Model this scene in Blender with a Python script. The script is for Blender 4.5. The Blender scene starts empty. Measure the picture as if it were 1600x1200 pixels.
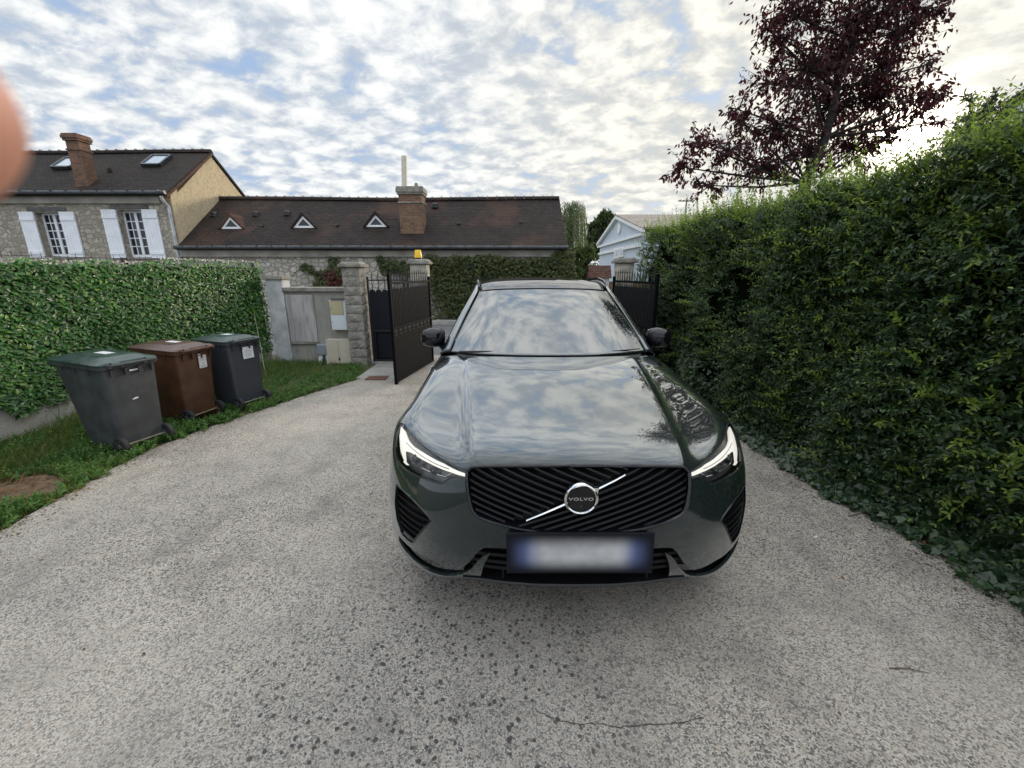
import bpy, math, random
import numpy as np
from mathutils import Vector, Matrix
random.seed(7); RNG = np.random.default_rng(7)
R = math.radians
scene = bpy.context.scene
col = scene.collection

# ------------------------------------------------------------------ camera
FPX, PITCH, CAMH = 650.0, R(15), 1.71
cam_d = bpy.data.cameras.new("camera"); cam = bpy.data.objects.new("camera", cam_d); col.objects.link(cam)
cam.location = (0, 0, CAMH); cam.rotation_euler = (R(90) - PITCH, 0, 0)
cam_d.sensor_width = 36; cam_d.lens = FPX / 1600 * 36
cam_d.clip_start = .004; cam_d.clip_end = 3000
cam_d.dof.use_dof = True; cam_d.dof.focus_distance = 2.8; cam_d.dof.aperture_fstop = 10.0
scene.camera = cam
_c, _s = math.cos(PITCH), math.sin(PITCH)
def ray(px, py):
    a = (px - 800) / FPX; b = (py - 600) / FPX
    return Vector((a, _c - b * _s, -(b * _c + _s)))
def at(px, py, y):                       # point at depth y in front of the camera, in metres
    d = ray(px, py); return d * (y / d.y) + Vector((0, 0, CAMH))
def gr(px, py, z=0.0):                   # point on the ground
    d = ray(px, py); return d * ((z - CAMH) / d.z) + Vector((0, 0, CAMH))
def onplane(px, py, p0, n):
    d = ray(px, py); o = Vector((0, 0, CAMH)); return o + d * ((Vector(p0) - o).dot(n) / d.dot(n))

# ------------------------------------------------------------------ light
SUN_EL, SUN_AZ = R(12.5), R(40)          # azimuth measured from +Y towards +X
sun_dir = Vector((math.sin(SUN_AZ) * math.cos(SUN_EL), math.cos(SUN_AZ) * math.cos(SUN_EL), math.sin(SUN_EL)))
sd = bpy.data.lights.new("sun", 'SUN'); sd.energy = 2.0; sd.angle = R(9); sd.color = (1.0, .86, .68)
so = bpy.data.objects.new("sun", sd); col.objects.link(so)
so.rotation_euler = (-sun_dir).to_track_quat('-Z', 'Y').to_euler()

world = bpy.data.worlds.new("World"); scene.world = world; world.use_nodes = True
WN = world.node_tree; WN.nodes.clear()
def wn(t, **k):
    n = WN.nodes.new(t)
    for a, b in k.items(): setattr(n, a, b)
    return n
wl = WN.links.new
def wmath(op, a, b=None, c=None, clamp=False):
    n = wn('ShaderNodeMath', operation=op, use_clamp=clamp)
    for i, v in enumerate((a, b, c)):
        if v is None: continue
        if isinstance(v, (int, float)): n.inputs[i].default_value = v
        else: wl(v, n.inputs[i])
    return n.outputs[0]
def wmix(fac, a, b):
    n = wn('ShaderNodeMix', data_type='RGBA')
    if isinstance(fac, (int, float)): n.inputs[0].default_value = fac
    else: wl(fac, n.inputs[0])
    for i, v in ((6, a), (7, b)):
        if isinstance(v, tuple): n.inputs[i].default_value = (*v, 1)
        else: wl(v, n.inputs[i])
    return n.outputs[2]
def wramp(v, lo, hi, smooth=True):
    n = wn('ShaderNodeMapRange', interpolation_type='SMOOTHSTEP' if smooth else 'LINEAR')
    wl(v, n.inputs[0]); n.inputs[1].default_value = lo; n.inputs[2].default_value = hi
    return n.outputs[0]
wout = wn('ShaderNodeOutputWorld'); wbg = wn('ShaderNodeBackground'); wbg.inputs[1].default_value = .1
wl(wbg.outputs[0], wout.inputs[0])
sky = wn('ShaderNodeTexSky', sky_type='NISHITA', sun_disc=False, sun_elevation=SUN_EL, sun_rotation=SUN_AZ)
sky.air_density = 1.0; sky.dust_density = 1.0
tc = wn('ShaderNodeTexCoord'); sep = wn('ShaderNodeSeparateXYZ'); wl(tc.outputs['Generated'], sep.inputs[0])
zz = wmath('MAXIMUM', sep.outputs[2], 0.0)
den = wmath('ADD', zz, .27)
cmb = wn('ShaderNodeCombineXYZ')
wl(wmath('DIVIDE', sep.outputs[0], den), cmb.inputs[0]); wl(wmath('DIVIDE', sep.outputs[1], den), cmb.inputs[1])
mp = wn('ShaderNodeMapping'); wl(cmb.outputs[0], mp.inputs[0])
mp.inputs['Rotation'].default_value = (0, 0, R(32)); mp.inputs['Scale'].default_value = (1.25, 1.5, 1); mp.inputs['Location'].default_value = (2.3, .4, 0)
def wnoise(vec, scale, detail, rough=.55, dist=0.0):
    n = wn('ShaderNodeTexNoise'); wl(vec, n.inputs['Vector'])
    n.inputs['Scale'].default_value = scale; n.inputs['Detail'].default_value = detail
    n.inputs['Roughness'].default_value = rough; n.inputs['Distortion'].default_value = dist
    return n.outputs[0]
big = wnoise(mp.outputs[0], 1.5, 4)
fine = wnoise(mp.outputs[0], 7.2, 9, .62, .2)
# rounded puffs
warp = wn('ShaderNodeVectorMath', operation='ADD')
nz = wn('ShaderNodeTexNoise'); wl(mp.outputs[0], nz.inputs['Vector']); nz.inputs['Scale'].default_value = 3.0; nz.inputs['Detail'].default_value = 4
scl = wn('ShaderNodeVectorMath', operation='SCALE'); wl(nz.outputs[1], scl.inputs[0]); scl.inputs['Scale'].default_value = .42
wl(mp.outputs[0], warp.inputs[0]); wl(scl.outputs[0], warp.inputs[1])
vor = wn('ShaderNodeTexVoronoi', feature='SMOOTH_F1'); wl(warp.outputs[0], vor.inputs['Vector'])
vor.inputs['Scale'].default_value = 6.6; vor.inputs['Smoothness'].default_value = .45
puff = wmath('SUBTRACT', 1.0, vor.outputs[0])
# density: puffs + fine + broad variation, more cover towards the sun
sx = wmath('MULTIPLY', sep.outputs[0], sun_dir.x); sy = wmath('MULTIPLY', sep.outputs[1], sun_dir.y); sz = wmath('MULTIPLY', sep.outputs[2], sun_dir.z)
cosd = wmath('ADD', wmath('ADD', sx, sy), sz)
dens = wmath('ADD', wmath('ADD', wmath('MULTIPLY', puff, .50), wmath('MULTIPLY', fine, .70)), wmath('MULTIPLY', big, .85))
dens = wmath('ADD', dens, wmath('MULTIPLY', wmath('SUBTRACT', cosd, .35), .10))
cover = wramp(dens, .70, .97)
shade = wramp(wmath('ADD', wmath('ADD', wmath('MULTIPLY', fine, 1.35), wmath('MULTIPLY', puff, .40)), wmath('MULTIPLY', big, .25)), .78, 1.22)
blue = wmix(.8, sky.outputs[0], (3.8, 5.2, 7.6))
cl_col = wmix(shade, (4.7, 5.3, 6.1), (8.7, 8.8, 8.7))
warm = wramp(cosd, .60, 1.0)
cl_col2 = wmix(warm, cl_col, wmix(shade, (5.9, 6.0, 5.8), (9.4, 9.1, 8.1)))
c1 = wmix(cover, blue, cl_col2)
# glow of the veiled sun
glow = wmath('POWER', wmath('MAXIMUM', cosd, 0.0), 230.0); glow2 = wmath('POWER', wmath('MAXIMUM', cosd, 0.0), 1500.0)
ga = wn('ShaderNodeMix', data_type='RGBA', blend_type='ADD'); ga.inputs[0].default_value = 1
gm = wn('ShaderNodeVectorMath', operation='SCALE'); gm.inputs[0].default_value = (5.5, 4.8, 3.4); wl(glow, gm.inputs['Scale'])
wl(c1, ga.inputs[6]); wl(gm.outputs[0], ga.inputs[7])
gb = wn('ShaderNodeMix', data_type='RGBA', blend_type='ADD'); gb.inputs[0].default_value = 1
gm2 = wn('ShaderNodeVectorMath', operation='SCALE'); gm2.inputs[0].default_value = (70, 62, 50); wl(glow2, gm2.inputs['Scale'])
wl(ga.outputs[2], gb.inputs[6]); wl(gm2.outputs[0], gb.inputs[7])
# horizon haze and the land below
hz = wramp(sep.outputs[2], .0, .16)
c2 = wmix(hz, (6.6, 6.9, 7.2), gb.outputs[2])
hz2 = wramp(sep.outputs[2], -.02, .0)
c3 = wmix(hz2, (1.2, 1.25, 1.1), c2)
# cloud deck gain added overhead and behind the camera to light ground and car
zen = wn('ShaderNodeVectorMath', operation='SCALE'); wl(c3, zen.inputs[0])
wl(wmath('ADD', 1.0, wmath('ADD', wmath('MULTIPLY', wramp(sep.outputs[2], .44, .80), 1.15), wmath('MULTIPLY', wramp(sep.outputs[1], .0, -.5), .25))), zen.inputs['Scale'])
wl(zen.outputs[0], wbg.inputs[0])

vs = scene.view_settings
vs.view_transform = 'Standard'; vs.look = 'None'; vs.gamma = 1; vs.use_curve_mapping = False; vs.exposure = 0.22
scene.cycles.max_bounces = 8; scene.cycles.transparent_max_bounces = 12
scene.cycles.sample_clamp_indirect = 8

# ------------------------------------------------------------------ materials
MATS = {}
class NB:                                # small node builder
    def __init__(s, name):
        s.m = bpy.data.materials.new(name); s.m.use_nodes = True; s.t = s.m.node_tree; s.t.nodes.clear()
        s.o = s.t.nodes.new('ShaderNodeOutputMaterial'); s.b = s.t.nodes.new('ShaderNodeBsdfPrincipled')
        s.t.links.new(s.b.outputs[0], s.o.inputs[0]); s.tc = s.t.nodes.new('ShaderNodeTexCoord'); MATS[name] = s.m
    def n(s, t, **k):
        n = s.t.nodes.new(t)
        for a, b in k.items(): setattr(n, a, b)
        return n
    def put(s, sock, v):
        if isinstance(v, (int, float)): sock.default_value = v
        elif isinstance(v, tuple): sock.default_value = (*v, 1) if len(v) == 3 and sock.type == 'RGBA' else v
        else: s.t.links.new(v, sock)
    def math(s, op, a, b=0.0, clamp=False):
        n = s.n('ShaderNodeMath', operation=op, use_clamp=clamp); s.put(n.inputs[0], a); s.put(n.inputs[1], b); return n.outputs[0]
    def map(s, v, lo, hi, a=0.0, b=1.0):
        n = s.n('ShaderNodeMapRange', interpolation_type='SMOOTHSTEP'); s.put(n.inputs[0], v)
        for i, q in enumerate((lo, hi, a, b)): n.inputs[i + 1].default_value = q
        return n.outputs[0]
    def mix(s, f, a, b, mode='MIX'):
        n = s.n('ShaderNodeMix', data_type='RGBA', blend_type=mode); s.put(n.inputs[0], f); s.put(n.inputs[6], a); s.put(n.inputs[7], b); return n.outputs[2]
    def vec(s, src='Object', scale=(1, 1, 1), rot=(0, 0, 0), base=None):
        n = s.n('ShaderNodeMapping'); s.t.links.new(base if base is not None else s.tc.outputs[src], n.inputs[0])
        n.inputs['Scale'].default_value = scale; n.inputs['Rotation'].default_value = rot; return n.outputs[0]
    def noise(s, scale, detail=4, rough=.55, vec=None, dist=0.0, col=False):
        n = s.n('ShaderNodeTexNoise'); s.t.links.new(vec if vec is not None else s.tc.outputs['Object'], n.inputs['Vector'])
        n.inputs['Scale'].default_value = scale; n.inputs['Detail'].default_value = detail; n.inputs['Roughness'].default_value = rough
        n.inputs['Distortion'].default_value = dist; return n.outputs[1 if col else 0]
    def vor(s, scale, feature='F1', vec=None, rnd=1.0):
        n = s.n('ShaderNodeTexVoronoi', feature=feature); s.t.links.new(vec if vec is not None else s.tc.outputs['Object'], n.inputs['Vector'])
        n.inputs['Scale'].default_value = scale; n.inputs['Randomness'].default_value = rnd; return n
    def base(s, c): s.put(s.b.inputs['Base Color'], c)
    def rough(s, v): s.put(s.b.inputs['Roughness'], v)
    def bump(s, h, dist=.01, strength=1.0):
        n = s.n('ShaderNodeBump'); s.put(n.inputs['Height'], h); n.inputs['Distance'].default_value = dist; n.inputs['Strength'].default_value = strength
        s.t.links.new(n.outputs[0], s.b.inputs['Normal']); return n

def simple(name, c, rough=.6, metal=0.0, var=.12, vscale=6.0, bump=0.0, bscale=60.0, **kw):
    b = NB(name)
    f = b.noise(vscale, 5)
    lo = tuple(x * (1 - var) for x in c); hi = tuple(min(1, x * (1 + var)) for x in c)
    b.base(b.mix(b.map(f, .3, .7), lo, hi)); b.rough(b.map(b.noise(vscale * 2.3, 3), .3, .7, max(.02, rough - .06), min(1, rough + .06)))
    b.b.inputs['Metallic'].default_value = metal
    for k, v in kw.items(): b.b.inputs[k.replace('_', ' ')].default_value = v
    if bump: b.bump(b.noise(bscale, 5), bump)
    return b.m

def leafmat(name, dark, light, rough=.5, trans=.25, accent=None, acc=.0, spec=.35, sheen=0):
    b = NB(name)
    g = b.n('ShaderNodeNewGeometry'); rnd = g.outputs['Random Per Island']
    c = b.mix(rnd, dark, light)
    if accent:
        h = b.math('FRACT', b.math('MULTIPLY', rnd, 37.7)); c = b.mix(b.map(h, 1 - acc, 1 - acc + .01), c, accent)
    big = b.noise(2.2, 3)
    c = b.mix(b.map(big, .35, .65, .0, .45), c, dark)
    b.base(c); b.rough(rough); b.b.inputs['Specular IOR Level'].default_value = spec
    tr = b.n('ShaderNodeBsdfTranslucent'); b.put(tr.inputs[0], b.mix(.55, c, tuple(min(1, x * 2.0) for x in light)))
    mx = b.n('ShaderNodeMixShader'); mx.inputs[0].default_value = trans
    b.t.links.new(b.b.outputs[0], mx.inputs[1]); b.t.links.new(tr.outputs[0], mx.inputs[2]); b.t.links.new(mx.outputs[0], b.o.inputs[0])
    return b.m

# ground ------------------------------------------------------------
b = NB('aggregate')                      # washed-gravel driveway
v1 = b.vor(160); v2 = b.vor(80); v3 = b.vor(330)
broad = b.noise(.55, 4); mid = b.noise(3.0, 5)
peb = b.n('ShaderNodeSeparateColor'); b.t.links.new(v1.outputs['Color'], peb.inputs[0])
peb2 = b.n('ShaderNodeSeparateColor'); b.t.links.new(v2.outputs['Color'], peb2.inputs[0])
c = b.mix(b.map(peb.outputs[0], .1, .9), (.062, .057, .050), (.50, .46, .40))
c = b.mix(b.map(peb2.outputs[1], .55, .75, 0, .55), c, (.46, .39, .31))
c = b.mix(b.map(b.vor(160, 'DISTANCE_TO_EDGE').outputs[0], .06, .0, 0, .7), c, (.07, .063, .055))
c = b.mix(b.map(mid, .4, .75, 0, .45), c, (.10, .09, .08))
c = b.mix(b.map(broad, .35, .7, 0, .34), c, (.48, .435, .37))
# small dark pits, gathered in loose patches
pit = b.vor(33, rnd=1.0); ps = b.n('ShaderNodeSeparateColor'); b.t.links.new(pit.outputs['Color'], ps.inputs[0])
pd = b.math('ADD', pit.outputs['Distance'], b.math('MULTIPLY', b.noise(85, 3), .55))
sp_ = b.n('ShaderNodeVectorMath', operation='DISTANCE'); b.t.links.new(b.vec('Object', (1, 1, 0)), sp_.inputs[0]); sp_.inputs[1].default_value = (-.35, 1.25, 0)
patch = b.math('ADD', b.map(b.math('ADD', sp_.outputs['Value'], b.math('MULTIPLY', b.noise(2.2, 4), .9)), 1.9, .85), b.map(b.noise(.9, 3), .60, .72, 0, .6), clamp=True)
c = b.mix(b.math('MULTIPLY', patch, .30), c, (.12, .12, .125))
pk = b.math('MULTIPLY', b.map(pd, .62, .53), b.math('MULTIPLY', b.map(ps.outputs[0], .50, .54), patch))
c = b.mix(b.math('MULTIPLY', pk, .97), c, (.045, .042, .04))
b.base(c); b.rough(.82)
hgt = b.math('ADD', b.math('MULTIPLY', b.map(v1.outputs['Distance'], .0, .6, 1, 0), .7), b.math('MULTIPLY', mid, .5))
b.bump(hgt, .004, .9)

simple('soil', (.15, .105, .065), .95, var=.4, vscale=9, bump=.02, bscale=40)
simple('verge_soil', (.075, .075, .038), .95, var=.5, vscale=5, bump=.02, bscale=40)
simple('street_asphalt', (.12, .12, .12), .9, var=.2, vscale=3, bump=.004, bscale=200)
simple('concrete_slab', (.30, .29, .27), .85, var=.18, vscale=4, bump=.004, bscale=150)
simple('rust_iron', (.10, .045, .032), .8, var=.3, vscale=12, bump=.002)
simple('crack_dark', (.03, .028, .025), .95)

# buildings -----------------------------------------------------------
def stone(name, light, dark, mortar, sc, sy=1.5, mort=.055, drip=.5):
    b = NB(name)
    wob = b.n('ShaderNodeVectorMath', operation='ADD'); sc_ = b.n('ShaderNodeVectorMath', operation='SCALE')
    b.t.links.new(b.noise(2.4, 3, col=True), sc_.inputs[0]); sc_.inputs['Scale'].default_value = .22
    b.t.links.new(b.tc.outputs['Object'], wob.inputs[0]); b.t.links.new(sc_.outputs[0], wob.inputs[1])
    v = b.vec(base=wob.outputs[0], scale=(1, 1, sy))
    e = b.vor(sc, 'DISTANCE_TO_EDGE', v, .75); f = b.vor(sc, 'F1', v, .75)
    s_ = b.n('ShaderNodeSeparateColor'); b.t.links.new(f.outputs['Color'], s_.inputs[0])
    c = b.mix(s_.outputs[0], dark, light)
    c = b.mix(b.map(b.noise(14, 6, .65), .35, .7, 0, .5), c, tuple(x * .62 for x in dark))
    ed = b.math('ADD', e.outputs[0], b.math('MULTIPLY', b.math('SUBTRACT', b.noise(9, 4), .5), .10))
    m = b.map(ed, mort, mort + .05)
    c = b.mix(m, b.mix(b.noise(5, 5), tuple(x * .75 for x in mortar), mortar), c)
    c = b.mix(b.map(b.noise(.6, 4), .45, .75, 0, drip), c, tuple(x * .5 for x in mortar))
    b.base(c); b.rough(.92)
    b.bump(b.math('ADD', m, b.math('MULTIPLY', b.noise(20, 5), .5)), .03, .8); return b.m
stone('rubble_stone', (.54, .50, .41), (.30, .27, .22), (.33, .30, .245), 5.2, 1.3, .055, .30)
stone('low_house_stone', (.60, .565, .49), (.38, .35, .30), (.30, .28, .245), 4.6, 1.5, .06, .25)
b = NB('rock_face'); b.base(b.mix(b.map(b.noise(7, 6, .65), .3, .72), (.20, .185, .16), (.37, .35, .31))); b.rough(.95); b.bump(b.noise(28, 6, .7), .03)

def tiles(name, ca, cb, cc, patchcol, patchamt):
    b = NB(name)
    v = b.vec('Object', (1, 1, 1))
    s_ = b.n('ShaderNodeSeparateXYZ'); b.t.links.new(v, s_.inputs[0])
    cm = b.n('ShaderNodeCombineXYZ'); b.put(cm.inputs[0], s_.outputs[0]); b.put(cm.inputs[1], b.math('MULTIPLY', s_.outputs[2], 1.75))
    br = b.n('ShaderNodeTexBrick'); b.t.links.new(cm.outputs[0], br.inputs[0])
    br.inputs['Scale'].default_value = 1; br.inputs['Brick Width'].default_value = .17; br.inputs['Row Height'].default_value = .105
    br.inputs['Mortar Size'].default_value = .008; br.inputs['Mortar Smooth'].default_value = .3
    br.inputs['Color1'].default_value = (0, 0, 0, 1); br.inputs['Color2'].default_value = (1, 1, 1, 1); br.inputs['Mortar'].default_value = (.5, .5, .5, 1)
    c = b.mix(br.outputs[0], ca, cb)
    c = b.mix(b.map(b.noise(30, 2, .5), .45, .75, 0, .55), c, tuple(x * 2.0 for x in cb))
    c = b.mix(b.map(b.noise(3.5, 6, .7), .42, .7, 0, .7), c, cc)
    c = b.mix(b.map(b.noise(1.3, 5, .7, vec=b.vec('Object', (1, 1, .35))), .5, .72, 0, .5), c, tuple(x * .45 for x in ca))
    c = b.mix(b.map(b.noise(.45, 4, .6), .48, .66, 0, patchamt), c, patchcol)
    c = b.mix(b.math('MULTIPLY', br.outputs[1], .75), c, (.012, .010, .009))
    c = b.mix(b.map(b.noise(19, 3), .66, .72, 0, .6), c, (.20, .19, .165))
    b.base(b.mix(1.0, c, (.74, .71, .69), 'MULTIPLY')); b.rough(.85); b.b.inputs['Specular IOR Level'].default_value = .2
    rowf = b.math('FRACT', b.math('DIVIDE', b.math('MULTIPLY', s_.outputs[2], 1.75), .105))
    b.bump(b.math('ADD', b.math('SUBTRACT', b.math('MULTIPLY', b.math('SUBTRACT', 1.0, rowf), .9), br.outputs[1]), b.math('MULTIPLY', b.noise(9, 4), .7)), .03, 1.0)
    return b.m
tiles('dark_tiles', (.014, .012, .012), (.040, .033, .029), (.034, .027, .024), (.060, .038, .028), .45)
tiles('brown_tiles', (.017, .014, .014), (.046, .035, .031), (.036, .027, .024), (.105, .058, .040), .75)
tiles('far_tiles', (.34, .31, .27), (.46, .42, .37), (.48, .43, .37), (.40, .35, .30), .4)
tiles('red_tiles', (.07, .038, .03), (.14, .070, .05), (.12, .08, .06), (.14, .10, .08), .5)

def brick(name, ca, cb, mort):
    b = NB(name)
    s_ = b.n('ShaderNodeSeparateXYZ'); b.t.links.new(b.tc.outputs['Object'], s_.inputs[0])
    cm = b.n('ShaderNodeCombineXYZ'); b.put(cm.inputs[0], b.math('ADD', s_.outputs[0], s_.outputs[1])); b.put(cm.inputs[1], s_.outputs[2])
    br = b.n('ShaderNodeTexBrick'); b.t.links.new(cm.outputs[0], br.inputs[0])
    br.inputs['Scale'].default_value = 1; br.inputs['Brick Width'].default_value = .21; br.inputs['Row Height'].default_value = .068; br.inputs['Mortar Size'].default_value = .010
    br.inputs['Color1'].default_value = (*ca, 1); br.inputs['Color2'].default_value = (*cb, 1); br.inputs['Mortar'].default_value = (*mort, 1)
    c = b.mix(b.map(b.noise(6, 6, .7), .4, .75, 0, .65), br.outputs[0], (.05, .038, .03))
    b.base(c); b.rough(.9); b.bump(b.math('ADD', b.math('MULTIPLY', br.outputs[1], -1.0), b.math('MULTIPLY', b.noise(30, 4), .5)), .01, 1); return b.m
brick('red_brick', (.24, .11, .065), (.14, .065, .042), (.16, .13, .10))
brick('brown_brick', (.26, .135, .075), (.17, .085, .055), (.20, .165, .12))
simple('tan_render', (.50, .41, .27), .95, var=.14, vscale=9, bump=.03, bscale=26)
b = NB('grey_render')
c = b.mix(b.map(b.noise(1.8, 5), .3, .7), (.25, .24, .215), (.34, .325, .295))
st = b.noise(3.0, 6, .7, vec=b.vec('Object', (5, 5, .5)))
c = b.mix(b.map(st, .5, .78, 0, .75), c, (.10, .095, .085)); b.base(c); b.rough(.9); b.bump(b.noise(70, 5), .004)
b = NB('stained_panel')
c = b.mix(b.map(b.noise(1.4, 5), .3, .7), (.36, .35, .345), (.47, .46, .455))
st = b.noise(2.6, 7, .75, vec=b.vec('Object', (7, 7, .55)))
c = b.mix(b.map(st, .44, .68, 0, .85), c, (.17, .135, .11)); b.base(c); b.rough(.85); b.bump(b.noise(60, 5), .002)
b = NB('rough_concrete')
c = b.mix(b.map(b.noise(2.2, 6, .65), .3, .72), (.28, .265, .235), (.50, .48, .43))
c = b.mix(b.map(b.noise(1.1, 5), .5, .75, 0, .6), c, (.13, .125, .10)); b.base(c); b.rough(.93); b.bump(b.noise(45, 6), .01)
simple('white_pillar_render', (.50, .51, .52), .9, var=.22, vscale=5, bump=.012, bscale=70)
simple('cornice_paint', (.30, .285, .25), .85, var=.22, vscale=2, bump=.004)
simple('coping_stone', (.24, .225, .195), .92, var=.3, vscale=7, bump=.012, bscale=60)
simple('pale_stone', (.44, .40, .34), .92, var=.2, vscale=6, bump=.012, bscale=60)
simple('white_paint', (.78, .80, .85), .5, var=.05, vscale=4)
simple('blue_white_wall', (.55, .62, .70), .8, var=.05, vscale=1)
simple('white_trim', (.80, .82, .84), .6, var=.03)
simple('zinc', (.055, .06, .066), .45, .4, var=.25)
simple('pipe_beige', (.62, .56, .46), .6, var=.06)
simple('slate_lintel', (.11, .105, .105), .8, var=.3, vscale=9)
simple('beige_plastic', (.46, .40, .25), .5, var=.04)
simple('light_plastic', (.62, .66, .70), .45, var=.04)
simple('cream_door', (.52, .47, .38), .6, var=.05)
simple('grey_plastic', (.24, .26, .29), .5, var=.06)
simple('black_iron', (.012, .012, .014), .42, .0, var=.3, vscale=20)
simple('navy_sheet', (.003, .004, .010), .5, var=.2, Specular_IOR_Level=.3)
simple('gate_sheet', (.0035, .004, .0055), .6, var=.12, Specular_IOR_Level=.06)
simple('yellow_plastic', (.80, .50, .01), .35, var=.05)
simple('dark_glass', (.02, .025, .03), .06, var=.1)
simple('sky_glass', (.30, .36, .42), .05, var=.1, Specular_IOR_Level=1.0)
simple('wood_brown', (.16, .10, .055), .9, var=.3, vscale=12)
simple('twig', (.10, .075, .05), .9, var=.3, vscale=12)
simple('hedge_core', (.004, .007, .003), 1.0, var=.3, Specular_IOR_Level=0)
simple('bark', (.035, .028, .026), .95, var=.4, vscale=12, bump=.02, bscale=30)
simple('pale_cane', (.45, .42, .33), .8)
# plants ----------------------------------------------------------------
leafmat('privet', (.013, .033, .014), (.056, .105, .030), .42, .28, (.17, .23, .045), .10, .45)
leafmat('privet_tips', (.080, .140, .020), (.22, .30, .045), .45, .45, None, 0, .4)
leafmat('ivy', (.010, .028, .011), (.034, .072, .022), .38, .12, (.06, .10, .03), .08, .5)
leafmat('house_ivy', (.022, .036, .012), (.085, .10, .028), .6, .15, (.10, .10, .025), .12, .3)
leafmat('red_vine', (.05, .008, .010), (.13, .02, .022), .6, .25, (.05, .07, .02), .25, .3)
leafmat('plum_leaf', (.017, .005, .008), (.075, .014, .019), .5, .32, (.13, .025, .03), .10, .3)
leafmat('fake_leaf', (.014, .058, .012), (.070, .22, .028), .38, .14, (.16, .28, .05), .14, .5)
simple('fake_leaf_back', (.50, .48, .43), .7, var=.25, vscale=30)
leafmat('grass', (.040, .080, .016), (.14, .21, .045), .55, .30, (.30, .26, .10), .14, .3)
leafmat('weed', (.040, .100, .022), (.12, .23, .050), .5, .28, (.22, .26, .05), .04, .35)
leafmat('willow_leaf', (.09, .12, .055), (.19, .23, .11), .6, .35)
leafmat('far_green', (.045, .075, .022), (.12, .16, .045), .6, .25)
leafmat('dark_green', (.035, .055, .022), (.08, .115, .04), .6, .2)
leafmat('litter', (.05, .035, .022), (.17, .11, .06), .85, .1)
leafmat('dead_leaf', (.14, .07, .03), (.30, .17, .08), .8, .2)
# car -------------------------------------------------------------------
b = NB('car_paint')
c = b.mix(b.map(b.noise(900, 2), .35, .65), (.011, .0165, .017), (.022, .031, .032))
b.base(c); b.b.inputs['Metallic'].default_value = .35; b.rough(.34); b.b.inputs['Specular IOR Level'].default_value = .15
lw = b.n('ShaderNodeLayerWeight'); lw.inputs['Blend'].default_value = .5
fac = b.math('ADD', b.math('MULTIPLY', b.math('POWER', lw.outputs['Facing'], 2.15), 1.0), .026)   # clear lacquer
gl = b.n('ShaderNodeBsdfGlossy'); gl.inputs['Roughness'].default_value = .015; gl.inputs['Color'].default_value = (.93, .97, 1, 1)
mx = b.n('ShaderNodeMixShader'); b.put(mx.inputs[0], fac); b.t.links.new(b.b.outputs[0], mx.inputs[1]); b.t.links.new(gl.outputs[0], mx.inputs[2]); b.t.links.new(mx.outputs[0], b.o.inputs[0])
simple('gloss_black', (.005, .005, .008), .06, var=0)
simple('slat_black', (.004, .004, .005), .38, var=0, Specular_IOR_Level=.25)
simple('satin_black', (.010, .010, .011), .35, var=.1)
simple('matte_black', (.004, .004, .004), .8, var=.1)
simple('chrome', (.80, .80, .80), .06, 1.0, var=0)
simple('satin_chrome', (.60, .62, .64), .22, 1.0, var=.02)
simple('tyre_rubber', (.012, .012, .012), .85, var=.2, bump=.002)
simple('rim_metal', (.12, .12, .125), .3, .9, var=.05)
simple('lamp_housing', (.11, .112, .116), .35, .4, var=.3, vscale=30)
simple('lamp_reflector', (.45, .46, .48), .12, .9, var=.05)
simple('plate_holder', (.012, .012, .014), .5, var=.1)
b = NB('windshield_glass')
b.base((.012, .020, .018)); b.rough(.012); b.b.inputs['IOR'].default_value = 2.6
b = NB('roof_glass'); b.base((.008, .010, .011)); b.rough(.03); b.b.inputs['IOR'].default_value = 2.3
b = NB('side_glass'); b.base((.006, .008, .009)); b.rough(.02); b.b.inputs['IOR'].default_value = 1.7
b = NB('lens_clear')
tr = b.n('ShaderNodeBsdfTransparent'); gl = b.n('ShaderNodeBsdfGlossy'); gl.inputs['Roughness'].default_value = .02
fr = b.n('ShaderNodeFresnel'); fr.inputs[0].default_value = 1.5; mx = b.n('ShaderNodeMixShader')
b.t.links.new(fr.outputs[0], mx.inputs[0]); b.t.links.new(tr.outputs[0], mx.inputs[1]); b.t.links.new(gl.outputs[0], mx.inputs[2]); b.t.links.new(mx.outputs[0], b.o.inputs[0])
b = NB('light_guide')                    # daytime running light, lit
b.base((.3, .3, .3)); b.rough(.3); b.b.inputs['Emission Color'].default_value = (1.0, .97, .86, 1); b.b.inputs['Emission Strength'].default_value = .72
b = NB('plate_face')                     # registration plate without characters, soft-edged
s_ = b.n('ShaderNodeSeparateXYZ'); b.t.links.new(b.tc.outputs['Object'], s_.inputs[0])
ax = b.math('ABSOLUTE', s_.outputs[0]); az = b.math('ABSOLUTE', s_.outputs[2])
inner = b.math('MULTIPLY', b.map(ax, .315, .19), b.map(az, .092, .01))
bands = b.map(ax, .15, .25)
pc = b.mix(bands, b.mix(b.map(b.noise(9, 2), .35, .65), (.36, .36, .37), (.46, .46, .46)), (.11, .14, .28))
b.base(b.mix(inner, (.006, .007, .010), pc)); b.rough(.6); b.b.inputs['Specular IOR Level'].default_value = .15
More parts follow.
